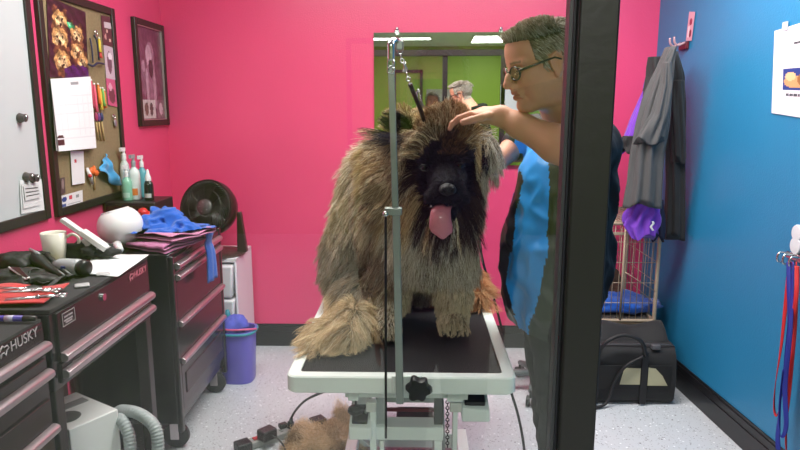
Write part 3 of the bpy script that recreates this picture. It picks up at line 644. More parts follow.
# white long plastic holder leaning at the wall
WP = mat('white_plastic', (222, 222, 222), .3, coat=.2)
a, b = Vector((XL+.05, 2.30, 1.19)), None
a = W(62, 219, 'y', 2.30); b = W(107, 250, 'y', 2.33)
t = thing('handheld_wand', 'long white plastic wand leaning behind the mug', 'wand', ((a.x+b.x)/2, 2.32, BZ))
d = (b-a); up = Vector((.25, 0, .9)).normalized(); wv = Vector((0, 1, 0))
def bar(p, q_, w, h, name, m, off=0):
    e = (q_-p).normalized(); n_ = e.cross(wv).normalized(); p = p+n_*off; q_ = q_+n_*off
    return MB().hexa([p-wv*w-n_*h, q_-wv*w-n_*h, q_+wv*w-n_*h, p+wv*w-n_*h, p-wv*w+n_*h, q_-wv*w+n_*h, q_+wv*w+n_*h, p+wv*w+n_*h]).build(name, m, t, bevel=.004, auto=30)
bar(a, a+d*.55, .014, .009, 'handle', WP); bar(a+d*.42, b, .02, .011, 'head', WP, .004); bar(a+d*.5, b-d*.03, .012, .0025, 'slot', mat('slot_grey', (128, 128, 130), .4), -.009)
l0, l1 = W(83, 236, 'y', 2.34), W(104, 249, 'y', 2.34)
MB().tube([l0+Vector((0, 0, -.012)), l0.lerp(l1, .5)+Vector((0, 0, -.022)), l1+Vector((0, 0, -.006))], [.010, .024, .012], 12).build('belly', mat('belly_plastic', (186, 186, 188), .3), t)
# dark things between bench and far chest (on the bench's far end)
lump('dark_towel', 'black towel bunched behind the white wand', 'towel', tuple(W(90, 255, 'y', 2.34)+Vector((0, 0, .012))), (.11, .045, .034), mat('black_terry', (34, 32, 36), .95, sheen=.2), 21, 34, .42)

# ------------------------------------------------------------------ on the far chest
bx0, bx1, by0, by1, bz1 = XL+.012, -1.285, 3.10, 3.34, 1.09
t = thing('desktop_organizer', 'small black organiser box carrying the spray bottles', 'box', (-1.41, 3.22, FZ))
MB().box((bx0, by0, FZ), (bx1, by1, bz1)).build('body', mat('organizer_black', (34, 24, 30), .4), t, bevel=.005, auto=30)
for k in range(2): MB().box((bx0+.01, by0-.005, FZ+.01+k*.072), (bx1-.01, by0+.002, FZ+.075+k*.072)).build('drawer', DRW, t, bevel=.003, auto=30)
def bottle(px, py, D, r, h, neck, capm, bodym, label, lab_m=None, spray=True):
    c = W(px, py, 'y', D); c.z = bz1; t = thing('spray_bottle' if spray else 'bottle', label, 'bottle', c, None)
    MB().lathe([(0, 0), (r*.95, 0), (r, .006), (r, h*.72), (r*.9, h*.84), (neck, h*.95), (neck, h)], c, n=24).build('body', bodym, t)
    if spray:
        m = MB().lathe([(neck*1.2, h*.96), (neck*1.2, h+.02), (neck*.7, h+.024), (neck*.7, h+.045), (0, h+.047)], c, n=18)
        m.box(c+Vector((-.006, -.035, h+.036)), c+Vector((.006, .012, h+.054))); m.build('sprayer', capm, t, auto=40)
    else: MB().lathe([(neck*1.2, h*.94), (neck*1.25, h+.01), (neck*.7, h+.03), (neck*.35, h+.05), (0, h+.052)], c, n=18).build('cap', capm, t, auto=40)
    if lab_m: MB().ring([[c+Vector((r*1.012*math.cos(a), r*1.012*math.sin(a), z)) for a in [math.radians(230+i*8) for i in range(12)]]+[c+Vector((r*1.03*math.cos(a), r*1.03*math.sin(a), z)) for a in [math.radians(230+i*8) for i in range(11, -1, -1)]] for z in (h*.14, h*.34)]).build('label', lab_m, t, smooth=False)
WB = mat('milky_bottle', (206, 216, 214), .25, coat=.3)
bottle(128, 199, 3.17, .024, .125, .009, mat('white_cap', (226, 226, 226), .35), mat('mint_bottle', (130, 186, 160), .25, coat=.3), 'mint green spray bottle at the front of the organiser', mat('mint_label', (170, 206, 190), .4))
bottle(136, 199, 3.21, .028, .175, .009, mat('grey_cap', (150, 154, 156), .35), WB, 'tall clear spray bottle with an orange label', mat('orange_label', (214, 122, 60), .4))
bottle(127, 199, 3.29, .024, .205, .010, mat('white_cap', (226, 226, 226), .35), WB, 'tall white capped bottle at the back by the corkboard')
bottle(144, 199, 3.29, .024, .165, .009, mat('white_cap', (226, 226, 226), .35), mat('teal_bottle', (90, 160, 170), .25, coat=.3), 'teal spray bottle behind the black one')
bottle(149.5, 199, 3.19, .023, .105, .012, mat('white_cap', (226, 226, 226), .35), mat('black_bottle', (26, 28, 28), .25, coat=.3), 'black bottle with a white nozzle and barcode label', mat('barcode_label', (190, 190, 188), .4), spray=False)
for (x, y, r, lab) in ((143, 213, .026, 'left red rubber ball behind the blue towel'), (149, 216, .024, 'right red rubber ball behind the blue towel'), (146, 216, .016, 'small orange ball between the red balls')):
    c = W(x, y, 'y', 3.03); c.z = max(c.z, FZ+r); tag(MB().lathe([(max(.0001, r*math.sin(a)), -r*math.cos(a)) for a in [PI*i/12 for i in range(13)]], c, (0.3, 0, 1), 20).torus(c, r, .0015, (.5, .3, 1), 20, 5).build('rubber_ball', mat('ball_orange', (220, 120, 70), .4) if 'orange' in lab else mat('ball_red', (196, 36, 40), .35)), lab, 'ball')
# globe: round frosted bowl tilted on its side
c = W(120, 222, 'y', 2.80); R = .098; c.z = FZ+R*1.0
t = thing('frosted_globe', 'round white frosted bowl on the far chest, beside the towels', 'bowl', (c.x, c.y, FZ)); ax = Vector((-.28, .02, 1)).normalized()
fr = mat('frosted_white', (228, 226, 228), .35, sss=.15)
MB().lathe([(1e-4, -R)]+[(R*math.sin(a), -R*math.cos(a)*.93) for a in [PI*i/20 for i in range(1, 16)]]+[(R*.60, R*.72), (R*.58, R*.73), (R*.55, R*.64)]+[(R*.93*math.sin(a), -R*.93*math.cos(a)*.93) for a in [PI*i/20 for i in range(14, 0, -1)]]+[(1e-4, -R*.9)], c, ax, 40, cap=False).build('bowl', fr, t)
MB().torus(c+ax*R*.735, R*.585, .004, ax, 40, 8).build('rim', fr, t)
MB().tube([c+Vector((.02, -.09, -.07)), c+Vector((.055, -.13, -.082))], [.022, .012], 12).build('foot', fr, t)

# towels
def fold_towel(name, label, q, z0, th, m, layers=2, seed=0, wav=.012, rnd=.014):
    """a folded towel: one continuous strip going back and forth, lofted along the fold direction"""
    a, b, c_, d_ = q; pts = []                    # profile across v (front edge -> back)
    prof = []
    for k in range(layers):
        zz = z0+th*(k+.5); vs = np.linspace(.03, .97, 14)
        if k % 2: vs = vs[::-1]
        for v in vs: prof.append((v, zz))
        if k < layers-1:
            ve = .97 if k % 2 == 0 else .03; sg = 1 if k % 2 == 0 else -1
            for s_ in (-.6, 0, .6): prof.append((ve+sg*rnd*math.cos(s_*1.4)*1.6, z0+th*(k+1)+th*.5*math.sin(s_*1.4)))
    nu = 40; P = []
    for i in range(nu+1):
        u = i/nu
        for (v, z) in prof:
            p = a.lerp(b, u).lerp(d_.lerp(c_, u), v); P.append((p.x, p.y, z))
    P = np.array(P); n = vnoise(P*np.array([1, 1, 2.0]), 11, seed); e = vnoise(P, 28, seed+5)
    P[:, 2] += wav*n*np.clip((P[:, 2]-z0)/(th*layers)*1.3, .1, 1)+wav*.25*e; P[:, 2] = np.maximum(P[:, 2], z0+.001); P[:, 0] += wav*.8*vnoise(P, 9, seed+2); P[:, 1] += wav*.8*vnoise(P, 9, seed+3)
    L = len(prof); V = [Vector(p) for p in P]; F = [(i*L+j, i*L+j+1, (i+1)*L+j+1, (i+1)*L+j) for i in range(nu) for j in range(L-1)]
    o = link(name, V, F, m); s_ = o.modifiers.new('solid', 'SOLIDIFY'); s_.thickness = min(.007, th*.4); s_.offset = 0
    su = o.modifiers.new('sub', 'SUBSURF'); su.levels = 1; su.render_levels = 1; return tag(o, label, 'towel')
PK = mat('pink_terry', (214, 132, 176), .95, sheen=.4, bump=.6, bscale=300); MV = mat('mauve_terry', (190, 104, 156), .95, sheen=.4, bump=.6, bscale=300)
def onf(px, py, z): return W(px, py, 'z', z)
z0 = FZ
fold_towel('folded_towel', 'mauve pink folded towel at the bottom of the pile', (onf(110, 247, z0), onf(163, 256, z0), onf(206, 240, z0), onf(160, 235, z0)), z0, .013, MV, 3, 1, .014)
fold_towel('folded_towel', 'light pink folded towel just under the blue one', (onf(120, 240, z0+.035), onf(170, 246, z0+.035), onf(216, 235, z0+.035), onf(165, 228, z0+.035)), z0+.045, .015, PK, 2, 6, .014)
# blue towel: heap with a tail hanging over the drawers
BLU = mat('blue_terry', (22, 92, 196), .95, sheen=.35, bump=.6, bscale=300)
S = SDF((-1.45, 2.55, .935), (-.92, 3.26, 1.19), .005)
h0 = z0+.10
def ob(px, py, D): return W(px, py, 'y', D)
for (p, q_, r1, r2) in (((128, 230, 2.85), (150, 222, 2.9), .026, .034), ((150, 222, 2.9), (172, 212, 2.95), .034, .030), ((172, 212, 2.95), (190, 228, 2.9), .026, .034), ((190, 228, 2.9), (212, 233, 2.95), .032, .028), ((135, 235, 2.8), (170, 234, 2.82), .022, .03),
                         ((160, 208, 3.0), (180, 210, 3.0), .02, .016), ((150, 228, 2.9), (185, 232, 2.85), .035, .03), ((140, 228, 2.95), (205, 232, 3.0), .03, .026), ((148, 218, 2.92), (163, 234, 2.84), .014, .018), ((172, 212, 2.93), (180, 236, 2.84), .014, .016)):
    S.cap(ob(*p)+Vector((.0, -.04, -.012)), ob(*q_)+Vector((.0, -.04, -.012)), r1*1.25, r2*1.25, .012)
V, F = S.mesh(); P = V.copy(); V = V+normals(V, F)*((1-np.abs(vnoise(P*np.array([1.2, .8, .9])+P[:, [2]]*.5, 22, 4))*2.2)[:, None]*.012+vnoise(P, 60, 5)[:, None]*.003); V = smooth_mesh(V, F, 1); V[:, 2] = np.maximum(V[:, 2], z0+.076)
t = thing('blue_towel', 'blue towel heaped on the pink towels, its tail hanging down', 'towel', (-1.2, 2.95, h0))
np_obj('heap', V, F, BLU, t)
p0, p1, p2, p3, p4 = ob(197, 228, 2.98), ob(207, 233, 2.95), Vector((-1.010, 3.0, .91)), Vector((-1.003, 3.01, .85)), Vector((-1.002, 3.01, zf(214, 277, -1.0)))
sp = cr([p0, p1, p2, p3, p4], 8)
def tail(u, v):
    i = v*(len(sp)-1); k = min(int(i), len(sp)-2); p = sp[k].lerp(sp[k+1], i-k); w = .072+.012*v
    return p+Vector((.006*math.sin(u*11+v*3)*(.3+v)+.008, (u-.5)*w*1.4, .0))
MB().sheet(tail, 14, 30, .008).build('hanging_tail', BLU, t)

# ------------------------------------------------------------------ white drawer tower, fan, bucket
WPL = mat('frosted_plastic', (226, 224, 230), .3, sss=.1)
tx0, tx1, ty0, ty1 = -1.40, -1.045, 3.61, 3.98
t = thing('drawer_tower', 'white plastic drawer tower in the corner under the fan', 'drawer tower', (-1.22, 3.77, 0))
MB().box((tx0, ty0+.01, 0), (tx1, ty1, .03)).box((tx0, ty0+.01, .66), (tx1, ty1, .685)).box((tx0, ty0+.01, 0), (tx0+.012, ty1, .68)).box((tx1-.012, ty0+.01, 0), (tx1, ty1, .68)).box((tx0, ty1-.012, 0), (tx1, ty1, .68)).build('frame', WPL, t, bevel=.004, auto=30)
for k in range(3):
    z = .035+k*.208
    d = MB().hexa([(tx0+.03, ty0-.012, z), (tx1-.03, ty0-.012, z), (tx1-.03, ty1-.03, z), (tx0+.03, ty1-.03, z), (tx0+.015, ty0-.02, z+.195), (tx1-.015, ty0-.02, z+.195), (tx1-.015, ty1-.03, z+.195), (tx0+.015, ty1-.03, z+.195)]).build('drawer', WPL, t, bevel=.01, auto=30)
    MB().tube([(tx0+.1, ty0-.022, z+.17), (tx0+.13, ty0-.036, z+.165), (tx1-.13, ty0-.036, z+.165), (tx1-.1, ty0-.022, z+.17)], .007, 8).build('handle', WPL, d)
# fan
FC = Vector((-1.215, 3.72, .965)); fa = Vector((-.22, -1, .30)).normalized(); FB = mat('fan_black', (24, 22, 24), .35); FRAD = .168
t = thing('desk_fan', 'round black air circulator fan on the white drawer tower', 'fan', (-1.2, 3.76, .685))
e1 = fa.cross(Vector((0, 0, 1))).normalized(); e2 = e1.cross(fa).normalized()
MB().lathe([(FRAD*.9, .05), (FRAD*.98, .052), (FRAD, .04), (FRAD*.99, -.01), (FRAD*.9, -.06), (FRAD*.55, -.10), (0, -.11), (0, -.10), (FRAD*.5, -.09), (FRAD*.86, -.05), (FRAD*.93, 0), (FRAD*.9, .05)], FC, fa, 48, cap=False).build('housing', FB, t, auto=50)
m = MB()
for k in range(44):
    a0 = 2*PI*k/44; pts = []
    for s_ in range(7):
        u = s_/6; rr = FRAD*(.28+.64*u); aa = a0+.9*u**1.2; pts.append(FC+fa*(.062-.012*u*u)+(e1*math.cos(aa)+e2*math.sin(aa))*rr)
    m.tube(pts, .0019, 4)
for rr in (.30, .62, .92): m.torus(FC+fa*(.062-.012*((rr-.28)/.64)**2), FRAD*rr, .002, fa, 40, 5)
m.build('grille', mat('grille_black', (66, 60, 62), .3), t)
h_ = MB().lathe([(0, .07), (FRAD*.22, .07), (FRAD*.27, .064), (FRAD*.28, .055), (0, .05)][::-1], FC, fa, 32).build('hub_cap', mat('hub_grey', (96, 92, 94), .3, metal=.4), t, auto=40)
m = MB()
for k in range(5): m.lathe([(0, 0), (.0032, 0), (.0032, .002), (0, .003)], FC+fa*.07+(e1*math.cos(k*1.257)+e2*math.sin(k*1.257))*FRAD*.17, fa, 8)
m.build('screw_caps', CHROME, h_)
for k in range(5):
    a0 = 2*PI*k/5
    MB().sheet(lambda u, v: FC+fa*(.01+.035*(v-.5)+.0*u)+(e1*math.cos(a0+(v-.5)*.8+u*.3)+e2*math.sin(a0+(v-.5)*.8+u*.3))*FRAD*(.2+.66*u), 8, 6, .003).build('blade', mat('blade_black', (20, 18, 20), .3), t)
FBW = mat('fan_stand', (58, 38, 36), .35)
MB().lathe([(0, 0), (.14, 0), (.145, .008), (.135, .018), (.05, .024), (0, .025)], (-1.165, 3.74, .685), (0, 0, 1), 40).build('base', FBW, t, auto=50)
for sg in (1, -1):
    pv = FC+e1*sg*FRAD*-1.0-fa*.01
    bt = Vector((-1.165+.13*sg, 3.74, .70))
    if sg < 0: pv = FC+e1*FRAD*1.0-fa*.01
    pv = Vector((FC.x+.175*sg, FC.y-.0, FC.z-.02))
    MB().ring([[p+Vector((0, y, 0)) for p in (bt+Vector((-.03, 0, 0)), bt+Vector((.03, 0, 0)), pv+Vector((.012, 0, 0)), pv+Vector((-.012, 0, 0)))][::(1 if y < 0 else 1)] for y in (.02, -.02)]).build('arm', FBW, t, bevel=.006, auto=30)
# bucket
bc = Vector((-1.015, 3.475, 0)); PUR = mat('periwinkle_plastic', (104, 94, 196), .35); 

t = thing('cleaning_bucket', 'periwinkle blue bucket with a teal rim beside the tool chest', 'bucket', bc)
def sq(rx, ry, z, n=32, p=3.0):
    out = []
    for k in range(n):
        a = 2*PI*k/n; ca, sa = math.cos(a), math.sin(a); s_ = (abs(ca)**p+abs(sa)**p)**(-1/p); out.append((bc.x+rx*ca*s_, bc.y+ry*sa*s_, z))
    return out
MB().ring([sq(.085, .075, 0), sq(.09, .08, .01), sq(.102, .094, .29), sq(.108, .10, .292), sq(.108, .10, .31), sq(.097, .09, .31), sq(.08, .07, .03)]).build('tub', PUR, t, auto=40)
MB().tube([Vector(p)+Vector((0, 0, 0)) for p in sq(.108, .10, .302)], .008, 8, closed=True).build('rim', mat('teal_rim', (40, 140, 160), .35), t)
MB().tube(cr([(bc.x+.112, bc.y-.01, .31), (bc.x+.09, bc.y-.06, .325), (bc.x, bc.y-.09, .33), (bc.x-.09, bc.y-.06, .325), (bc.x-.112, bc.y-.01, .31)], 6), .006, 8).build('handle', mat('pink_plastic', (214, 90, 140), .35), t)
lump('bucket_rag', 'blue cloth bunched in the purple bucket', 'rag', (bc.x-.01, bc.y, .325), (.08, .07, .06), mat('violet_cloth', (88, 96, 200), .9), 31, 18, .25)
o = tag(MB().tube(cr([(bc.x-.06, bc.y+.05, .3), (bc.x-.07, bc.y+.06, .40)], 4), [.018, .02, .02, .016, .01], 10).build('squeegee_handle', mat('teal_rim', (40, 140, 160), .35)), 'teal handle standing up out of the purple bucket', 'handle')

# ------------------------------------------------------------------ dryer with hose (on the bench's lower shelf)
DW = mat('dryer_enamel', (244, 246, 246), .4, coat=.1)
zT = .50; p_nf, p_nr, p_fr, p_fl = W(69, 436, 'z', zT), W(117, 408, 'z', zT), W(113, 403.5, 'z', zT), W(62, 400, 'z', zT)
dx, dy = XF-.03, BY1-.06
t = thing('pet_dryer', 'white metal box dryer with ribbed grey hose under the workbench', 'dryer', (-1.18, 2.12, .165))
A, B = W(69, 430, 'z', zT), W(118, 409, 'z', zT); dirx = (B-A).normalized(); nx = Vector((-dirx.y, dirx.x, 0))
q = [A, B, B+nx*.26, A+nx*.26]
print('DRYER', q)
MB().hexa([Vector((p.x, p.y, .166)) for p in q]+q).build('case', DW, t, bevel=.004, auto=30)
vc = A.lerp(B, .25)+nx*.09; MB().lathe([(.042, 0), (.045, .003), (.038, .006), (0, .004)], vc, (0, 0, 1), 28).build('inlet_grille', mat('grille_grey', (90, 92, 92), .4), t, auto=40)
vc = A.lerp(B, .62)+nx*.17; MB().box(vc+Vector((-.05, -.02, 0)), vc+Vector((.05, .02, .003)), rotz(math.atan2(dirx.y, dirx.x))).build('plate', mat('plate_grey', (140, 144, 144), .4), t, smooth=False)
HOSE = mat('hose_grey', (168, 176, 178), .45)
def hose(pts, r):
    P = cr(pts, 30); rr = [r*(1+.06*math.sin(i*1.35)) for i in range(len(P))]; return MB().tube(P, rr, 14)
hh = hose([W(112, 440, 'y', 2.19), W(117, 414, 'y', 2.17), W(128, 411, 'y', 2.14), W(143, 416, 'y', 2.10), W(155, 428, 'y', 2.06), W(158, 448, 'y', 2.04), W(156, 480, 'y', 2.02), W(140, 505, 'y', 2.04), W(125, 490, 'y', 2.07), W(130, 460, 'y', 2.06), W(129, 436, 'y', 2.08), W(121, 420, 'y', 2.10), W(113, 421, 'y', 2.14)], .021)
hh.build('hose', HOSE, t)
# ================================================================== grooming table
MINT = mat('table_enamel', (244, 252, 248), .38, coat=.2); STEEL = mat('brushed_steel', (168, 176, 172), .32, metal=.8); DSTEEL = mat('dark_steel', (70, 74, 74), .4, metal=.6)
KNOB = mat('knob_black', (28, 29, 30), .45)
TX0, TX1, TY0, TY1, TZ = -.366, .290, 1.705, 2.93, .80
def rrect(x0, y0, x1, y1, r, z, n=6):
    out = []
    for cx, cy, a0 in ((x1-r, y0+r, -90), (x1-r, y1-r, 0), (x0+r, y1-r, 90), (x0+r, y0+r, 180)):
        for k in range(n+1): a = math.radians(a0+90*k/n); out.append((cx+r*math.cos(a), cy+r*math.sin(a), z))
    return out
t = thing('grooming_table', 'long white electric grooming table with a black rubber top', 'grooming table', (-.035, 2.3, 0))
w = .036
o_ = lambda d, z, rr=.03: rrect(TX0+d, TY0+d, TX1-d, TY1-d, rr, z)
MB().ring([o_(w, TZ-.012, .012), o_(w, TZ-.001, .012), o_(w-.003, TZ, .014), o_(.004, TZ), o_(0, TZ-.004), o_(0, TZ-.048), o_(.004, TZ-.052), o_(.02, TZ-.052, .02), o_(.02, TZ-.02, .02)], cap=False).build('frame', MINT, t, auto=35)
def mat_rubber():
    m = mat('table_rubber', (38, 36, 40), .42, bump=.9, bscale=260, var=.25, vscale=30); return m
MB().ring([o_(w-.004, TZ-.02, .012), o_(w-.001, TZ-.006, .012), o_(w+.004, TZ-.004, .012)]).build('rubber_top', mat_rubber(), t, auto=40)
def at(px, py, D=1.86): return W(px, py, 'y', D)
def fb(px0, py0, px1, py1, D, dep, name, m, bev=.002, par=None):
    a, b = at(px0, py1, D), at(px1, py0, D); return MB().box((a.x, D, a.z), (b.x, D+dep, b.z)).build(name, m, par or t, bevel=bev, auto=30)
fb(345, 390, 461, 397.5, 1.80, .9, 'under_plate', MINT)
fb(348, 392, 358, 401, 1.79, .05, 'rail', MINT); fb(447, 392, 463, 402, 1.79, .05, 'rail', MINT); fb(462, 392, 468, 400, 1.79, .05, 'rail', MINT)
fb(376, 397, 385.5, 428, 1.86, .05, 'lift_column', STEEL); fb(434, 396, 443, 430, 1.86, .05, 'lift_column', DSTEEL)
fb(385, 398, 436, 402.5, 1.88, .03, 'cross_tube', STEEL)
fb(386, 409, 435, 411.5, 1.90, .008, 'tie_rod', mat('dark_red_strip', (120, 60, 72), .5), 0)
mo = fb(396, 420.5, 434, 428, 1.93, .10, 'motor', mat('motor_dark', (44, 48, 48), .4, metal=.4), .006)
kc = at(420, 421, 1.925); MB().cyl(kc, kc+Vector((0, -.025, 0)), .011, n=20).cyl(kc+Vector((0, -.025, 0)), kc+Vector((0, -.029, 0)), .008, n=20).build('motor_cap', CHROME, mo, auto=40)
m = MB(); a, b = at(408, 428, 1.92), at(420, 419, 1.92); m.hexa([(at(406, 430, 1.92).x, 1.91, at(406, 430, 1.92).z), (at(434, 430, 1.92).x, 1.91, at(434, 430, 1.92).z), (at(434, 430, 1.92).x, 1.925, at(434, 430, 1.92).z), (at(406, 430, 1.92).x, 1.925, at(406, 430, 1.92).z), (at(415, 421, 1.92).x, 1.91, at(415, 421, 1.92).z), (at(426, 421, 1.92).x, 1.91, at(426, 421, 1.92).z), (at(426, 421, 1.92).x, 1.925, at(426, 421, 1.92).z), (at(415, 421, 1.92).x, 1.925, at(415, 421, 1.92).z)]); m.build('motor_bracket', MINT, t, smooth=False)
pa, pb = at(371, 427, 1.84), at(443, 441, 1.84)
MB().box((pa.x, 1.84, pb.z), (pb.x, 1.91, pa.z)).build('lift_platform', MINT, t, bevel=.003, auto=30)
fb(452, 400, 458, 470, 1.83, .04, 'side_leg', MINT); fb(370, 404, 376, 470, 1.83, .04, 'side_leg', MINT); fb(380, 441, 384, 480, 1.84, .04, 'side_leg', MINT); fb(434, 441, 442, 480, 1.84, .04, 'side_leg', MINT)
fb(450, 403, 462, 412.5, 1.82, .03, 'bracket', mat('bracket_white', (214, 216, 210), .4)); fb(366, 403, 376, 412.5, 1.82, .03, 'bracket', _M['bracket_white'])
m = MB(); a = at(447.5, 402, 1.85); b = at(447.5, 446, 1.85)
for k in range(16):
    p = a.lerp(b, k/15); m.torus(p, .005, .0018, (1, 0, 0) if k % 2 else (0, 1, 0), 10, 4)
m.build('lift_chain', DSTEEL, t)
c = at(356, 409, 1.84); MB().lathe([(0, -.012), (.022, -.012), (.026, -.006), (.024, .004), (.01, .009), (.004, .012), (.004, .04)], c, n=24).build('level_foot', KNOB, t, auto=40)
c = at(366, 410, 1.84); MB().tube([c+Vector((0, 0, -.05)), c, c+Vector((.012, 0, .012))], .006, 8).build('lever', STEEL, t)
# crossed scissor lift and base on the floor
zp = pb.z
for x in (-.16, .10):
    for s_ in (1, -1):
        y_a, y_b = (1.9, 2.6) if s_ > 0 else (2.6, 1.9)
        e = Vector((.0, y_b-y_a, zp-.09)).normalized(); xx = x+.012*s_
        up = Vector((1, 0, 0)).cross(e)
        a, b = Vector((xx, y_a, .09)), Vector((xx, y_b, zp-.0)); hw = up*.018
        MB().hexa([a-hw-Vector((.006, 0, 0)), a-hw+Vector((.006, 0, 0)), a+hw+Vector((.006, 0, 0)), a+hw-Vector((.006, 0, 0)), b-hw-Vector((.006, 0, 0)), b-hw+Vector((.006, 0, 0)), b+hw+Vector((.006, 0, 0)), b+hw-Vector((.006, 0, 0))]).build('scissor_arm', STEEL, t, smooth=False)
MB().box((-.30, 1.85, .02), (-.25, 2.75, .09)).box((.19, 1.85, .02), (.24, 2.75, .09)).box((-.25, 1.85, .02), (.19, 1.90, .09)).box((-.25, 2.70, .02), (.19, 2.75, .09)).build('base_frame', MINT, t, bevel=.004, auto=30)
m = MB()
for x in (-.275, .215):
    for y in (1.88, 2.72): m.cyl((x, y, 0), (x, y, .022), .025)
m.build('base_feet', KNOB, t, auto=30)
# clamp knob on the front edge
kc = W(418.5, 388.5, 'y', TY0-.035)
m = MB(); pr = []
for k in range(42):
    a = 2*PI*k/42; pr.append(.0335+.0045*math.cos(6*a+.6)+.0015*math.cos(3*a))
m.ring([[kc+Vector((r_*s_*math.cos(2*PI*k/42), y, r_*s_*math.sin(2*PI*k/42))) for k, r_ in enumerate(pr)] for s_, y in ((.5, -.020), (.86, -.018), (1, -.008), (1, .008), (.85, .016), (.4, .018))])
# grooming arm: clamped to the table edge
g = thing('grooming_post', 'upright steel grooming arm clamped to the front table edge', 'grooming arm', W(397, 377, 'y', TY0-.02))
m.build('clamp_knob', KNOB, g, auto=50)
MB().cyl(kc+Vector((0, .018, 0)), (kc.x, TY0, kc.z), .008, n=12).build('knob_shaft', STEEL, g, auto=40)
xb = W(397.5, 380, 'y', TY0-.02).x; zk = kc.z
MB().box((xb-.017, TY0-.012, zk-.028), (kc.x+.012, TY0-.001, zk+.026)).build('clamp_plate', MINT, g, bevel=.003, auto=30)
def post(x0_, z0_, x1_, z1_, w_, d_, name, m_):
    return MB().hexa([(x0_-w_, TY0-.022-d_, z0_), (x0_+w_, TY0-.022-d_, z0_), (x0_+w_, TY0-.022+d_, z0_), (x0_-w_, TY0-.022+d_, z0_), (x1_-w_, TY0-.022-d_, z1_), (x1_+w_, TY0-.022-d_, z1_), (x1_+w_, TY0-.022+d_, z1_), (x1_-w_, TY0-.022+d_, z1_)]).build(name, m_, g, bevel=.002, auto=30)
pt = W(396, 211, 'y', TY0-.022); pb_ = W(400, 403, 'y', TY0-.022); up_ = W(391, 58, 'y', TY0-.022)
post(pb_.x, pb_.z, pt.x, pt.z, .0105, .009, 'lower_post', STEEL)
post(pt.x-.001, pt.z-.02, up_.x, up_.z, .0085, .008, 'upper_post', STEEL)
MB().box((pt.x-.03, TY0-.036, pt.z-.010), (pt.x+.016, TY0-.008, pt.z+.010)).build('collar', STEEL, g, bevel=.003, auto=30)
s_ = W(385.5, 214, 'y', TY0-.036); MB().ball(s_, .008).build('set_screw', CHROME, g)
MB().cyl(s_+Vector((0, .008, -.004)), Vector((W(386, 470, 'y', TY0-.03).x, TY0-.03, W(386, 438, 'y', TY0-.03).z)), .0035, n=8).build('release_rod', KNOB, g, auto=40)
# bent chrome top: hook head
u0 = up_; MB().tube(cr([u0+Vector((0, 0, -.03)), u0+Vector((0, 0, .02)), W(391, 44, 'y', TY0-.02), W(394, 40.5, 'y', TY0-.0), W(399, 42, 'y', TY0+.04)], 6), [.010]*12+[.009]*13, 12).build('bent_top', CHROME, g)
hd = W(399, 46, 'y', TY0+.03); MB().box(hd-Vector((.009, .018, .012)), hd+Vector((.012, .018, .012))).build('end_block', STEEL, g, bevel=.004, auto=30)
lp = W(391, 63, 'y', TY0-.03); MB().torus(lp, .008, .003, (0, 1, 0), 16, 6).torus(lp-Vector((0, 0, .018)), .008, .003, (0, 1, 0), 16, 6).build('eyelets', CHROME, g)
# noose: snap chain and black loop
n_ = thing('grooming_noose', 'black noose hanging by a steel snap chain from the arm', 'noose', W(410, 88, 'y', 1.82))
ch = [W(400, 51, 'y', 1.75), W(402, 60, 'y', 1.77), W(405, 68, 'y', 1.79), W(408, 78, 'y', 1.81), W(410.5, 86, 'y', 1.83)]
m = MB(); P = cr(ch, 4)
for i in range(len(P)-1):
    if i % 2 == 0: m.torus(P[i].lerp(P[i+1], .5), .0055, .0016, (1, 0, .3) if i % 4 else (0, 1, 0), 12, 5)
m.build('snap_chain', CHROME, n_)
MB().tube([W(404, 62, 'y', 1.78), W(405.5, 69, 'y', 1.79), W(403.5, 72, 'y', 1.79)], .004, 8).build('snap_hook', CHROME, n_)
MB().tube(cr([W(410, 84, 'y', 1.83), W(414, 94, 'y', 1.85), W(420, 108, 'y', 1.89), W(424, 120, 'y', 1.95)], 6), .0065, 10).build('strap', mat('noose_black', (24, 22, 25), .5), n_)

# control pedal box hung at the table's right, small one at the left
def pedal(name, px0, py0, px1, py1, D, label, nped):
    a, b = at(px0, py1, D), at(px1, py0, D); q_ = thing(name, label, 'foot pedal', ((a.x+b.x)/2, D+.05, a.z))
    h = b.z-a.z
    MB().hexa([(a.x, D, a.z), (b.x+.008, D, a.z), (b.x+.008, D+.14, a.z), (a.x, D+.14, a.z), (a.x, D, a.z+h*.45), (b.x+.008, D, a.z+h*.38), (b.x, D+.14, a.z+h), (a.x, D+.14, a.z+h)]).build('housing', MINT, q_, bevel=.004, auto=30)
    ww = (b.x-a.x)/nped
    for k in range(nped):
        y0_, y1_ = D+.012+.065*k, D+.065+.065*k
        x0_, x1_ = (a.x+.008, b.x-.006)
        zz = lambda y: a.z+h*.42+(y-D)/.14*h*.56
        MB().hexa([(x0_, y0_, zz(y0_)), (x1_, y0_, zz(y0_)), (x1_, y1_, zz(y1_)), (x0_, y1_, zz(y1_)), (x0_, y0_, zz(y0_)+.012), (x1_, y0_, zz(y0_)+.012), (x1_, y1_, zz(y1_)+.022), (x0_, y1_, zz(y1_)+.022)]).build('rocker', KNOB, q_, bevel=.003, auto=30)
    return q_
pedal('foot_pedal', 462, 392, 488, 422, 1.83, 'white foot control with two black rockers at the table right', 2)
pedal('foot_pedal', 349, 411, 369, 440, 1.80, 'white foot control with a black wedge at the table left', 1)

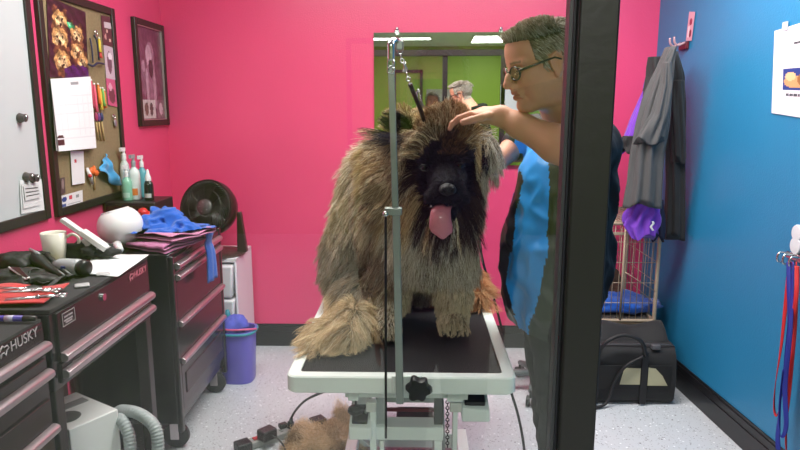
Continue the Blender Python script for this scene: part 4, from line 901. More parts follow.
# ------------------------------------------------------------------ floor: power strip, plugs, cords, hair
CORD = mat('black_cord', (24, 24, 26), .5)
a, b = W(243, 446, 'z', .02), W(318, 422, 'z', .02); d = (b-a); yw = math.atan2(d.y, d.x)
R_ = rotz(yw); cc = (a+b)/2; L = d.length
t = thing('power_strip', 'grey power strip on the floor beside the clump of fur', 'power strip', (cc.x, cc.y, 0))
MB().box((cc.x-L/2, cc.y-.028, .001), (cc.x+L/2, cc.y+.028, .035), R_, (cc.x, cc.y, 0)).build('body', mat('strip_grey', (150, 152, 150), .4), t, bevel=.005, auto=30)
for s_ in (-1, 1): MB().box((cc.x+s_*(L/2-.0)-.035, cc.y-.032, .0), (cc.x+s_*(L/2)+.035, cc.y+.032, .042), R_, (cc.x, cc.y, 0)).build('end_cap', KNOB, t, bevel=.006, auto=30)
MB().box((cc.x-L/2+.05, cc.y-.012, .035), (cc.x-L/2+.075, cc.y+.012, .042), R_, (cc.x, cc.y, 0)).build('red_switch', mat('red_plastic', (190, 40, 50), .4), t, bevel=.002, auto=30)
m = MB()
for k in range(5):
    for dy in (-.008, .008): m.box((cc.x-L/2+.13+k*.055, cc.y+dy-.002, .035), (cc.x-L/2+.145+k*.055, cc.y+dy+.002, .0356), R_, (cc.x, cc.y, 0))
m.build('socket_slots', KNOB, t, smooth=False)
def adapter(px, py, s, label):
    c = W(px, py, 'z', .045+s[2]/2); q_ = thing('power_adapter', label, 'plug', (c.x, c.y, .037))
    MB().box((c.x-s[0]/2, c.y-s[1]/2, .037), (c.x+s[0]/2, c.y+s[1]/2, .037+s[2]), rotz(yw+.2), (c.x, c.y, 0)).build('body', mat('adapter_black', (44, 34, 38), .4), q_, bevel=.006, auto=30); return c, q_
c1, q1 = adapter(267, 432, (.075, .06, .05), 'large black adapter plugged into the power strip')
MB().tube(cr([c1+Vector((.03, -.02, -.01)), c1+Vector((.06, -.03, -.02)), c1+Vector((.10, -.08, -.045)), c1+Vector((.11, -.2, -.055))], 6), .004, 8).build('cord', CORD, q1)
tag(MB().box((W(283, 427, 'z', .04).x-.02, W(283, 427, 'z', .04).y-.015, .037), (W(283, 427, 'z', .04).x+.02, W(283, 427, 'z', .04).y+.015, .06), rotz(yw)).build('plug', KNOB, bevel=.005, auto=30), 'small black plug between adapter and fur on the strip', 'plug')
t = thing('power_cable', 'black cord with a connector curving down from the table left', 'cord', W(291, 427, 'z', 0.03))
P0 = W(325, 391, 'y', 2.3); P1 = W(306, 400, 'y', 2.55); P2 = W(296, 410, 'y', 2.75); P3 = W(291.5, 420, 'y', 2.82); P3.z = max(P3.z, .1)
MB().tube(cr([P0, P1, P2, P3], 8), .0055, 8).build('cable', CORD, t)
P4 = W(290, 428, 'z', .05); MB().tube([P3, P3.lerp(P4, .35), P3.lerp(P4, .4), P4], [.007, .010, .016, .014], 10).build('connector', CORD, t)
t = tag(MB().tube(cr([W(509, 385, 'y', 2.35), W(513, 398, 'y', 2.38), W(518, 415, 'y', 2.4), W(523, 440, 'y', 2.42), W(526, 470, 'y', 2.42), Vector((W(526, 470, 'y', 2.42).x, 2.45, .02)), Vector((.3, 2.6, .006))], 8), .0055, 8).build('power_cable', CORD), 'thin black cord hanging down past the table right', 'cord')
tag(MB().tube(cr([W(479, 238, 'y', 3.0), W(483, 262, 'y', 3.0), W(490, 285, 'y', 3.0), W(497, 310, 'y', 3.0), W(503, 335, 'y', 3.0)], 8), .006, 8).build('dryer_cable', CORD), 'dark cord hanging behind the table between dog and groomer', 'cord')

# rolling stool base under/behind the groomer
t = thing('rolling_stool', 'dark rolling stool with casters behind the grooming table', 'stool', (.68, 3.36, 0)); sc_ = Vector((.68, 3.36, 0))
MB().lathe([(0, .50), (.14, .50), (.15, .52), (.145, .56), (0, .57)], sc_, n=32).build('seat', mat('stool_vinyl', (40, 40, 44), .4), t, auto=40)
MB().cyl(sc_+Vector((0, 0, .1)), sc_+Vector((0, 0, .50)), .022).build('gas_column', DSTEEL, t, auto=40)
for k in range(5):
    a = 2*PI*k/5-1.9; e = Vector((math.cos(a), math.sin(a), 0)); p = sc_+e*.205
    MB().tube([sc_+Vector((0, 0, .11)), sc_+e*.12+Vector((0, 0, .105)), p+Vector((0, 0, .085))], [.024, .02, .015], 10).build('leg', mat('stool_grey', (92, 96, 98), .4), t)
    w_ = e.cross(Vector((0, 0, 1))); q = p+Vector((0, 0, .030))
    MB().cyl(q-w_*.022, q-w_*.006, .029, n=20).cyl(q+w_*.006, q+w_*.022, .029, n=20).cyl(q+Vector((0, 0, .02)), q+Vector((0, 0, .06)), .008).build('caster', KNOB, t, auto=40)

# ================================================================== right side: crate, carrier, coats, leashes, notices
BRZ = mat('bronze_wire', (172, 154, 134), .45, metal=.2)
cx0, cx1, cy0, cy1, cz0, cz1 = .955, 1.335, 3.45, 3.97, .37, .945
t = thing('wire_crate', 'bronze wire dog crate on a low shelf under the coats', 'crate', (1.03, 3.7, cz0))
m = MB()
for z in (cz0+.012, cz1-.012):
    for (a, b) in (((cx0, cy0), (cx1, cy0)), ((cx1, cy0), (cx1, cy1)), ((cx1, cy1), (cx0, cy1)), ((cx0, cy1), (cx0, cy0))): m.tube([(a[0], a[1], z), (b[0], b[1], z)], .010, 8)
for x in (cx0, cx1):
    for y in (cy0, cy1): m.tube([(x, y, cz0), (x, y, cz1)], .011, 8)
m.build('frame', BRZ, t, auto=40)
def grid(name, o, ex, ez, nx_, nz_, r=.0018):
    m = MB(); o, ex, ez = Vector(o), Vector(ex), Vector(ez)
    for i in range(nx_+1): m.tube([o+ex*i/nx_, o+ex*i/nx_+ez], r, 5)
    for j in range(nz_+1): m.tube([o+ez*j/nz_, o+ez*j/nz_+ex], r, 5)
    return m.build(name, BRZ, t)
grid('front_panel', (cx0, cy0, cz0), (cx1-cx0, 0, 0), (0, 0, cz1-cz0), 11, 5, .0022); grid('back_panel', (cx0, cy1, cz0), (cx1-cx0, 0, 0), (0, 0, cz1-cz0), 8, 4); grid('side_panel', (cx1, cy0, cz0), (0, cy1-cy0, 0), (0, 0, cz1-cz0), 7, 5); grid('side_panel', (cx0, cy0, cz0), (0, cy1-cy0, 0), (0, 0, cz1-cz0), 7, 5)
grid('top_panel', (cx0, cy0, cz1), (cx1-cx0, 0, 0), (0, cy1-cy0, 0), 16, 14)
MB().tube([(1.145, cy0-.006, cz0+.02), (1.145, cy0-.006, cz1-.02)], .007, 8).tube([(1.145, cy0-.008, cz0+.3), (1.335, cy0-.008, cz0+.18)], .002, 5).build('door_post', BRZ, t)
MB().box((cx0, cy0-.008, cz1-.075), (cx1, cy0, cz1-.060)).build('door_header', BRZ, t, smooth=False)
MB().box((cx0+.02, cy0+.02, cz0+.0), (cx1-.02, cy1-.02, cz0+.02)).build('floor_tray', mat('tray_dark', (70, 66, 62), .5), t, bevel=.004, auto=30)
lump('crate_blanket', 'blue blanket inside the wire crate', 'blanket', ((cx0+cx1)/2, 3.62, cz0+.062), (.26, .13, .055), BLU, 41, 14, .3)
# low shelf under the crate
t = thing('low_shelf', 'low black shelf carrying the wire crate', 'shelf', (1.03, 3.7, 0))
MB().box((cx0-.03, cy0-.02, cz0-.03), (cx1+.05, cy1+.02, cz0-.012)).build('top', mat('shelf_edge', (120, 104, 86), .5), t, smooth=False)
MB().box((cx0-.03, cy0-.0, 0), (cx0, cy1, cz0-.03)).box((cx1+.02, cy0, 0), (cx1+.05, cy1, cz0-.03)).box((cx0, cy1-.02, 0), (cx1+.02, cy1, cz0-.03)).build('sides', CAB, t, smooth=False)
# curled pet in the crate
S = SDF((.98, 3.5, .39), (1.32, 3.95, .72), .008)
S.ell((1.10, 3.78, .52), (.15, .11, .12), .03).ell((1.18, 3.72, .49), (.06, .06, .055), .03).ell((1.20, 3.66, .475), (.035, .04, .03), .02).cap((1.16, 3.70, .53), (1.17, 3.7, .565), .018, .008, .01).cap((1.2, 3.72, .53), (1.21, 3.72, .56), .018, .008, .01)
V, F = S.mesh(); V = smooth_mesh(V+normals(V, F)*(vnoise(V, 45, 3)*.004)[:, None], F, 1)
# crate dog, brown, lying; its paws and blanket touch
o = np_obj('resting_dog', V, F, mat('brown_fur', (74, 52, 40), .9, bump=.8, bscale=160, var=.3, vscale=40)); tag(o, 'dark brown dog curled up inside the wire crate', 'dog')
# carrier bag
BAG = mat('black_nylon', (20, 20, 23), .75, bump=.25, bscale=300, sheen=.1); MESH = mat('dark_mesh', (14, 14, 16), .7)
ax0, ax1, ay0, ay1, az = .93, 1.372, 3.19, 3.42, .315
t = thing('pet_carrier', 'black soft pet carrier bag on the floor by the blue wall', 'pet carrier', (1.08, 3.3, 0))
def sec(x, s=1, n=28):
    out = []
    for k in range(n):
        a = 2*PI*k/n; ca, sa = math.cos(a), math.sin(a); q_ = (abs(ca)**5+abs(sa)**5)**(-.2)
        yy = (ay0+ay1)/2+(ay1-ay0)/2*s*ca*q_*(1-.22*max(0, sa)); zz = az/2+az/2*s*sa*q_*(1.0+.02*math.sin(x*14))
        out.append((x, yy, zz))
    return out
xs = np.linspace(ax0, ax1, 14)
MB().ring([sec(ax0+.002, .9)]+[sec(x, 1) for x in xs]+[sec(ax1+.006, .9)]).build('body', BAG, t, auto=60)
yf = ay0-.003
m = MB()
for (x0_, x1_) in ((.83, .94), (.97, 1.185), (1.225, 1.345)): m.box((x0_, yf, .09), (x1_, yf+.006, .225))
m.build('mesh_window', MESH, t, bevel=.002, auto=30)
m = MB(); fl = mat('pale_liner', (176, 170, 140), .8)
for q_ in (((1.08, .12), (1.185, .12), (1.185, .21), (1.10, .212)), ((1.225, .115), (1.33, .115), (1.30, .17), (1.262, .21), (1.225, .215))):
    P_ = [Vector((x, yf-.0012, z)) for x, z in q_]; K = len(P_); m.add(P_+[p+Vector((0, .001, 0)) for p in P_], [tuple(range(K)), tuple(range(2*K-1, K-1, -1))]+[(i, K+i, K+(i+1) % K, (i+1) % K) for i in range(K)])
m.build('liner', fl, t, smooth=False)
WEB = mat('webbing', (20, 20, 24), .6)
for x in (.955, 1.205): MB().box((x-.017, yf-.004, .01), (x+.017, yf+.004, .30)).build('strap', WEB, t, bevel=.002, auto=30)
MB().tube(cr([(.955, yf-.005, .28), (.99, yf-.02, .36), (1.08, yf-.01, .395), (1.17, yf-.015, .365), (1.205, yf-.005, .28)], 8), .010, 8).build('carry_handle', WEB, t)
MB().tube(cr([(.80, ay0-.02, .03), (.86, ay0-.03, .012), (.94, ay0-.05, .012), (1.01, ay0-.03, .03), (1.05, yf-.01, .14), (1.10, yf-.02, .23), (1.19, yf-.01, .28)], 8), .008, 8).build('shoulder_strap', WEB, t)
MB().tube(cr([(ax0, ay0+.04, az+.005), (1.08, ay0+.05, az+.006), (ax1-.02, ay0+.05, az+.004), (ax1+.004, ay0+.1, az*.8)], 8), .004, 6).build('zipper', mat('zip_grey', (70, 70, 74), .4), t)
MB().box((1.245, ay0+.02, az-.012), (1.29, ay0+.045, az+.012)).build('buckle', mat('buckle_grey', (84, 84, 88), .4), t, bevel=.003, auto=30)
# folded lid flap on top at the back
def flap(u, v): return Vector((ax0+.02+(ax1-ax0-.03)*u, ay0+.10+.14*v, az-.02+.085*math.sin(v*PI*.55)+.014*math.sin(u*8)))
MB().sheet(flap, 24, 8, .012).build('top_flap', BAG, t)

# coat hooks and coats on the blue wall
def xw(y): return xr(y)
HY = 3.66
t = thing('coat_hook_rail', 'dark red hook rail high on the blue wall', 'hook', (xw(HY), HY, 1.86))
MB().box((xw(HY)-.016, HY-.05, 1.865), (xw(HY)-.0, HY+.05, 1.905)).build('rail', mat('dark_red_rail', (92, 26, 38), .4), t, bevel=.003, auto=30)
for dy in (-.03, .03):
    MB().tube(cr([(xw(HY)-.015, HY+dy, 1.90), (xw(HY)-.05, HY+dy, 1.885), (xw(HY)-.07, HY+dy, 1.90), (xw(HY)-.075, HY+dy, 1.93)], 5), .006, 8).build('hook', mat('hook_pink', (214, 176, 180), .3, metal=.5), t)
p = [(0, .0), (.04, 0), (.055, .09), (.02, .13), (.0, .12)]
yy = HY-.02
tag(picture('photo_strip', (xw(yy)-.004, yy-.01, 2.06), (xw(yy-.07)-.004, yy-.075, 2.05), (xw(yy-.06)-.004, yy-.06, 1.905), (xw(yy)-.004, yy+.005, 1.91), blobs((214, 160, 178), [('e', .5, .35, .25, .12, (150, 50, 80)), ('r', .3, .7, .15, .2, (236, 214, 222)), ('e', .6, .75, .2, .14, (120, 40, 60))]), 14, 26), 'narrow pink photo strip above the coat hooks', 'photo')
def coat(name, label, rows, m, seed, folds=7, amp=.012, th=.05, extra=None, group=None, cat='coat', tilt=0):
    """rows: (z, centre_y, centre_x, half width along the view, half depth)"""
    n = 56; loops = []; rows = sorted(rows, reverse=True); NZ = 46; zs = [r[0] for r in rows]
    for j in range(NZ+1):
        z = zs[0]+(zs[-1]-zs[0])*j/NZ; g_ = [float(np.interp(-z, [-q_ for q_ in zs], [r[i] for r in rows])) for i in (1, 2, 3, 4)]
        cy, cx, hx, hd = g_; l = []; tt = j/NZ
        for k in range(n):
            a = 2*PI*k/n; am = amp*min(1, tt*3+.15); f_ = am*(math.sin(folds*a+seed+2.2*math.sin(tt*3+seed))+.5*math.sin((folds+5)*a+seed*2-tt*4))
            l.append(Vector((cx+(hx+f_)*math.cos(a), cy+(hd+f_)*math.sin(a), z+.02*math.sin(3*a+seed)*tt)))
        loops.append(l)
    o = MB().ring(loops).build(name, m, None if extra is None else extra)
    return o
def dress(name, label, rows, m, seed, folds=7, amp=.012, cat='coat', parts=()):
    t = thing(name, label, cat, (rows[0][2], rows[0][1], rows[-1][0]))
    coat('body', '', rows, m, seed, folds, amp, extra=t)
    for pn, r_, mm, sd, fo, am in parts: coat(pn, '', r_, mm, sd, fo, am, extra=t)
    return t
def cxz(px, py, D): q_ = W(px, py, 'y', D); return q_.x, q_.z
def rowpx(lst, D, hd):   # (py, px_left, px_right) -> rows
    out = []
    for py, a, b in lst:
        l, r_ = W(a, py, 'y', D), W(b, py, 'y', D); out.append((l.z, D, (l.x+r_.x)/2, (r_.x-l.x)/2*.94, hd if isinstance(hd, float) else .05))
    return out
GRYC = mat('charcoal_softshell', (74, 74, 76), .8, sheen=.1, bump=.15, bscale=200); BLKC = mat('black_coat', (32, 33, 36), .75, sheen=.1, bump=.15, bscale=200); PURC = mat('purple_cloth', (120, 60, 190), .8, sheen=.2)
dress('black_coat', 'black coat closest to the blue wall, under the hook', rowpx([(52, 667, 677), (75, 668, 684), (100, 668, 684), (150, 667, 684), (200, 666, 685), (236, 664, 685)], 3.47, .05), BLKC, 1.3, 6, .007,
      parts=(('sleeve', rowpx([(80, 672, 684), (110, 671, 685), (160, 672, 686)], 3.43, .035), BLKC, 2.2, 5, .005),))
dress('charcoal_jacket', 'charcoal grey jacket hanging in front of the purple one', rowpx([(47, 667, 675), (62, 660, 673), (80, 652, 672), (100, 644, 670), (125, 637, 668), (150, 632, 664), (180, 628, 662), (204, 623, 661)], 3.34, .055), GRYC, .4, 8, .010,
      parts=(('sleeve', rowpx([(62, 663, 671), (85, 660, 672), (115, 651, 668), (141, 634, 664)], 3.29, .03), GRYC, 3.1, 6, .006),))
dress('purple_jacket', 'purple and black jacket mostly hidden behind the grey one', rowpx([(59, 648, 662), (75, 647, 660), (92, 644, 660), (120, 630, 655), (140, 622, 655), (152, 620, 655)], 3.54, .05), PURC, 2.0, 5, .008,
      parts=(('hood', rowpx([(57, 648, 664), (75, 647, 664), (93, 642, 662)], 3.49, .04), BLKC, 1.0, 4, .005), ('cuff', rowpx([(136, 622, 640), (150, 620, 640)], 3.49, .04), BLKC, 4, 5, .005)))
dress('purple_shirt', 'crumpled purple top peeking out below the grey jacket', rowpx([(203, 630, 658), (212, 626, 660), (224, 622, 660), (236, 630, 655)], 3.38, .04), PURC, 5.2, 9, .012, cat='top')
dress('navy_smock', 'navy blue garment under the purple top, against the wall', rowpx([(200, 645, 664), (220, 646, 664), (238, 650, 664)], 3.41, .04), mat('navy_cloth', (30, 34, 60), .8), 6.2, 5, .008, cat='garment')
a = W(652, 226, 'y', 3.32); tag(MB().sheet(lambda u, v: a+Vector((.012*(u-.5)+.006*math.sin(v*8), -.002, .05*(.5-v))), 4, 12, .002).build('white_ribbon', mat('ribbon_white', (200, 200, 206), .6)), 'short white ribbon hanging on the purple top', 'ribbon')

# leashes and their hook
LY = 2.56
t = thing('leash_hook', 'chrome double hook with a white oval plate on the blue wall', 'hook', (xw(LY), LY, .95))
zc = W(797, 258, 'x', xw(LY)).z
MB().box((xw(LY)-.012, LY-.055, zc-.012), (xw(LY), LY+.05, zc+.018)).build('bar', CHROME, t, bevel=.003, auto=30)
for dy in (-.045, 0, .04): MB().tube(cr([(xw(LY)-.012, LY+dy, zc+.01), (xw(LY)-.045, LY+dy, zc+.01), (xw(LY)-.05, LY+dy, zc-.02), (xw(LY)-.035, LY+dy, zc-.03)], 5), .0045, 8).build('hook', CHROME, t)
pl = W(797, 238, 'x', xw(LY)); m = MB()
for (dz, r1) in ((.022, .034), (-.03, .036)): m.lathe([(0, -.001), (r1, -.001), (r1, .008), (r1*.93, .012), (0, .014)], (xw(LY), pl.y-.01, pl.z+dz), (-1, 0, 0), 28)
m.build('plate', mat('plate_white', (216, 222, 228), .35), t, auto=40)
RLE = mat('red_leash', (196, 34, 40), .6); BLE = mat('navy_leash', (34, 44, 140), .6)
def band(pts, w_, name, m, par, th=.0025):
    P = cr(pts, 10); n = len(P)-1
    def fn(u, v):
        i = v*n; k = min(int(i), n-1); p = P[k].lerp(P[k+1], i-k); tw = .9*math.sin(v*6+len(name)); return p+Vector((math.sin(tw)*w_*(u-.5), math.cos(tw)*w_*(u-.5), 0))
    return MB().sheet(fn, 3, n*2, th).build(name, m, par)
def wl(px, py, off): return W(px, py, 'x', xw(LY)-off)
t = thing('dog_leash', 'red nylon leash looped over the chrome hook', 'leash', wl(778, 410, .03))
band([wl(790, 262, .04), wl(786, 300, .04), wl(781, 345, .045), wl(775, 385, .05), wl(774, 410, .05), wl(778, 415, .055), wl(783, 390, .055), wl(789, 345, .055), wl(796, 300, .06), wl(797, 266, .045)], .016, 'strap', RLE, t)
band([wl(796, 262, .03), wl(795, 320, .03), wl(790, 380, .035), wl(786, 430, .035), wl(786, 452, .035)], .016, 'loose_end', RLE, t)
t = thing('dog_leash', 'navy blue nylon leash hanging with the red one', 'leash', wl(782, 440, .03))
band([wl(789, 262, .05), wl(788, 310, .065), wl(784, 370, .07), wl(778, 425, .07), wl(778, 450, .07)], .018, 'strap', BLE, t)
band([wl(793, 262, .05), wl(790, 330, .075), wl(785, 385, .08), wl(786, 425, .08), wl(781, 436, .085), wl(780, 410, .085), wl(783, 370, .085)], .018, 'hand_loop', BLE, t)
# notice on the blue wall
def fl_(u, v):
    if .47 < v < .71 and .2 < u: 
        c = (40, 60, 130)
        if ((u-.42)/.2)**2+((v-.62)/.07)**2 < 1: c = (204, 150, 104)
        if ((u-.34)/.1)**2+((v-.56)/.05)**2 < 1: c = (226, 184, 140)
        if ((u-.68)/.22)**2+((v-.6)/.09)**2 < 1: c = (150, 100, 60)
        if ((u-.62)/.07)**2+((v-.53)/.04)**2 < 1: c = (232, 196, 150)
        return c
    return (224, 222, 232)
qv = [(775, 31), (830, 14), (830, 122), (772, 113)]
Q = []
for (a, b) in qv:
    # intersect the slanted wall: iterate
    y_ = 2.7
    for _ in range(6): y_ = W(a, b, 'x', xw(y_)-.002).y
    Q.append(W(a, b, 'x', xw(y_)-.002))
t = thing('notice', 'white notice with a photo of dogs taped on the blue wall', 'notice', Q[3])
picture('sheet', Q[0], Q[1], Q[2], Q[3], fl_, 60, 70, t)
rt = (Q[1]-Q[0]).normalized(); upv = (Q[0]-Q[3]).normalized(); N_ = rt.cross(upv)
cm = lambda u, v: Q[0].lerp(Q[1], u).lerp(Q[3].lerp(Q[2], u), v)+N_*.004
TXM = mat('letter_black', (70, 70, 80), .6)
def scrawl(cu, cv, wd, hg, name, seed):    # lines too small to read in the photo
    r = random.Random(seed); m = MB(); x = cu-wd/2
    while x < cu+wd/2:
        w_ = r.uniform(.018, .03); a, b, c, d = cm(x, cv-hg/2*r.uniform(.7, 1)), cm(x+w_, cv-hg/2), cm(x+w_, cv+hg/2*r.uniform(.6, 1)), cm(x, cv+hg/2)
        m.hexa([d-N_*.003, c-N_*.003, b-N_*.003, a-N_*.003, d, c, b, a]); x += w_+r.uniform(.006, .02)
    m.build(name, TXM, t, smooth=False)
scrawl(.72, .13, .3, .012, 'print_line', 1); scrawl(.6, .2, .4, .022, 'print_line', 2); scrawl(.6, .29, .12, .02, 'print_line', 3); scrawl(.5, .765, .46, .03, 'print_line', 4)
m = MB(); p = cm(.22, -.01); m.box(p-Vector((.001, .02, .015)), p+Vector((.001, .02, .02))); m.build('tape', mat('clear_tape', (190, 200, 214), .2), t, smooth=False)
# certificate seen in the mirror, taped to the window glass right of the door
tag(picture('certificate', (.82, .871, 1.80), (1.04, .871, 1.80), (1.04, .871, 1.48), (.82, .871, 1.48), blobs((226, 228, 230), [('r', .5, .2, .3, .02, (120, 120, 120)), ('r', .5, .45, .35, .01, (170, 170, 170)), ('r', .5, .6, .35, .01, (170, 170, 170))]), 24, 30), 'white certificate reflected in the mirror beside the groomer', 'certificate')
# ================================================================== strands
def hair_curves(name, P, col, rad, parent, rough=.6, spec=.25, rootdark=.9, kind=None):
    """P: (n, k, 3) world points; col: (n,3) linear; rad: (n,) root radius"""
    n, k, _ = P.shape; cu = bpy.data.hair_curves.new(name); cu.add_curves([k]*n)
    b = np.array(wloc(parent)) if parent is not None else np.zeros(3)
    cu.attributes['position'].data.foreach_set('vector', (P-b).astype(np.float32).ravel()) if 'position' in cu.attributes else cu.position_data.foreach_set('vector', (P-b).astype(np.float32).ravel())
    ra = cu.attributes.get('radius') or cu.attributes.new('radius', 'FLOAT', 'POINT')
    prof = np.linspace(1, .25, k); ra.data.foreach_set('value', (rad[:, None]*prof[None]).astype(np.float32).ravel())
    ca = cu.attributes.new('col', 'FLOAT_COLOR', 'CURVE'); ca.data.foreach_set('color', np.concatenate([col, np.ones((n, 1))], 1).astype(np.float32).ravel())
    m = bpy.data.materials.new(name+'_strands'); m.use_nodes = True; nt = m.node_tree; p = nt.nodes['Principled BSDF']; p.inputs['Roughness'].default_value = rough; p.inputs['Specular IOR Level'].default_value = spec
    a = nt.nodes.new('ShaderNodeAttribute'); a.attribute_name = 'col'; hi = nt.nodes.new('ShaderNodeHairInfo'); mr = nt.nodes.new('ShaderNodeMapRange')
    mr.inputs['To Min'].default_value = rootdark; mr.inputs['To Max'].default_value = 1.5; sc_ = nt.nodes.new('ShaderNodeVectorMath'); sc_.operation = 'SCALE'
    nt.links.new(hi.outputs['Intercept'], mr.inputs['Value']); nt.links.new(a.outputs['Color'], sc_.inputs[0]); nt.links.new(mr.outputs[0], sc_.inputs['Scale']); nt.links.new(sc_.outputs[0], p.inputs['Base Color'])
    cu.materials.append(m); o = bpy.data.objects.new(name, cu); C.objects.link(o)
    if parent is not None: o.parent = parent
    return o
def sample(V, F, n, rng, wt=None):
    a = V[F]; c1 = np.cross(a[:, 1]-a[:, 0], a[:, 2]-a[:, 0]); c2 = np.cross(a[:, 2]-a[:, 0], a[:, 3]-a[:, 0])
    ar = np.linalg.norm(c1, axis=1)+np.linalg.norm(c2, axis=1)
    if wt is not None: ar = ar*wt
    i = rng.choice(len(F), n, p=ar/ar.sum()); u, v = rng.random((2, n, 1)); q = a[i]
    P = (q[:, 0]*(1-u)+q[:, 1]*u)*(1-v)+(q[:, 3]*(1-u)+q[:, 2]*u)*v; N = normals(V, F)[F[i]].mean(1); N /= np.linalg.norm(N, axis=1)[:, None]+1e-9
    return P, N
def unit(a): return a/(np.linalg.norm(a, axis=-1, keepdims=True)+1e-9)
from mathutils.kdtree import KDTree
def strands(P, N, flow, length, k, rng, lift=.5, grav=.5, clump=.7, nclump=3000, curl=.01, floor=None):
    n = len(P); d = unit(flow-N*np.sum(flow*N, 1, keepdims=True)*.85+N*(lift if np.isscalar(lift) else lift[:, None]))
    L = length[:, None]*(.75+.5*rng.random((n, 1))); t = np.linspace(0, 1, k)[None, :, None]
    g = np.array([0, 0, -1.0]); S = P[:, None]+d[:, None]*L[:, None]*t+g*(grav if np.isscalar(grav) else grav[:, None, None])*L[:, None]*t**2*.8
    w = np.stack([vnoise(P, 9, 50+a) for a in range(3)], 1); S = S+w[:, None]*L[:, None]*.28*t**1.3
    w2 = np.stack([vnoise(P, 26, 60+a) for a in range(3)], 1); S = S+w2[:, None]*L[:, None]*.22*t**1.5
    ci = rng.choice(n, min(nclump, n), replace=False); kd = KDTree(len(ci))
    for j, q in enumerate(ci): kd.insert(P[q], j)
    kd.balance(); near = np.array([ci[kd.find(p)[1]] for p in P.tolist()])
    cl = clump*(.6+.6*rng.random((n, 1, 1))); off = P[:, None]-P[near][:, None]
    tgt = S[near]+off*.25*(1-t); f = np.clip(cl*t**1.1, 0, .95); ok = (length/np.maximum(length[near], 1e-4) < 1.6) & (length/np.maximum(length[near], 1e-4) > .6)
    S = np.where(ok[:, None, None], S*(1-f)+tgt*f, S)
    S = S+(rng.random((n, k, 3))-.5)*curl*np.minimum(L[:, None], .08)/.06*t
    # keep real strand length sensible
    if floor is not None: S[..., 2] = np.maximum(S[..., 2], floor+.002+.01*rng.random((n, 1)))
    return S, near

# ================================================================== the big fluffy dog
rng = np.random.default_rng(5)
def wp(px, py, D): return tuple(W(px, py, 'y', D))
S = SDF((-.46, 1.74, .79), (.36, 2.82, 1.64), .0065)
S.ell(wp(446, 142, 2.02), (.092, .10, .095), .03)
S.ell(wp(441, 180, 2.10), (.125, .10, .17), .05)
S.ell(wp(445, 205, 2.02), (.095, .06, .10), .04)
S.ell(wp(432, 240, 2.13), (.135, .11, .16), .05)
S.ell(wp(396, 200, 2.25), (.125, .14, .20), .06)
S.ell(wp(377, 205, 2.38), (.12, .18, .20), .06)
S.ell(wp(364, 258, 2.42), (.125, .18, .20), .06)
S.ell(wp(364, 303, 2.22), (.095, .14, .115), .05)
S.chain([wp(362, 322, 2.15), (-.205, 2.02, .85), (-.215, 1.93, .842)], [.06, .045, .036], .03)
S.chain([wp(364, 335, 2.2), (-.23, 2.12, .845), (-.285, 1.99, .835), (-.305, 1.90, .826)], [.04, .030, .022, .013], .03)
# forelegs
S.chain([wp(450, 255, 2.12), wp(453, 295, 2.10), (.135, 2.10, .87)], [.075, .052, .042], .03).ell((.13, 2.085, .842), (.052, .066, .036), .02)
S.chain([wp(402, 255, 2.16), wp(393, 300, 2.12), (-.095, 2.06, .86)], [.07, .048, .042], .03).ell((-.095, 2.03, .842), (.05, .062, .036), .02)
for cx, cy in ((.13, 2.09), (-.095, 2.035)):
    for k in range(4): S.cap((cx-.033+.022*k, cy-.03, .835), (cx-.036+.024*k, cy-.058, .826), .017, .014, .008)
S.ell((.165, 2.50, .865), (.085, .12, .055), .04).chain([(.16, 2.5, .86), (.22, 2.42, .84), (.235, 2.34, .835)], [.05, .04, .03], .02)
S.ell((.02, 2.5, .95), (.17, .16, .14), .06)
# muzzle and jaw
mz = wp(447, 178, 1.94); nz = wp(447.5, 190, 1.845)
S.cap(mz, nz, .060, .041, .03)
S.ell(wp(433, 197, 1.87), (.026, .034, .024), .02).ell(wp(461, 197, 1.87), (.026, .034, .024), .02)
S.cap(wp(446, 212, 1.94), wp(446, 216, 1.87), .042, .026, .012)
S.ell(wp(428, 158, 1.945), (.03, .025, .022), .02).ell(wp(463, 156, 1.945), (.03, .025, .022), .02)
S.ell(wp(400, 130, 2.06), (.030, .028, .060), .02, Matrix.Rotation(.25, 3, 'Y')).ell(wp(487, 150, 2.05), (.028, .026, .055), .02, Matrix.Rotation(-.3, 3, 'Y'))
V, F = S.mesh(); V = smooth_mesh(V, F, 2, .4)
hc = np.array(wp(447, 168, 1.98)); zc_ = lambda P: P[:, 2]
def face_e(P):
    dx = (P[:, 0]-hc[0])/.088; dz = (P[:, 2]-(hc[2]-.018))/.118; return dx*dx+dz*dz+np.clip((P[:, 1]-2.03)/.03, 0, 9)
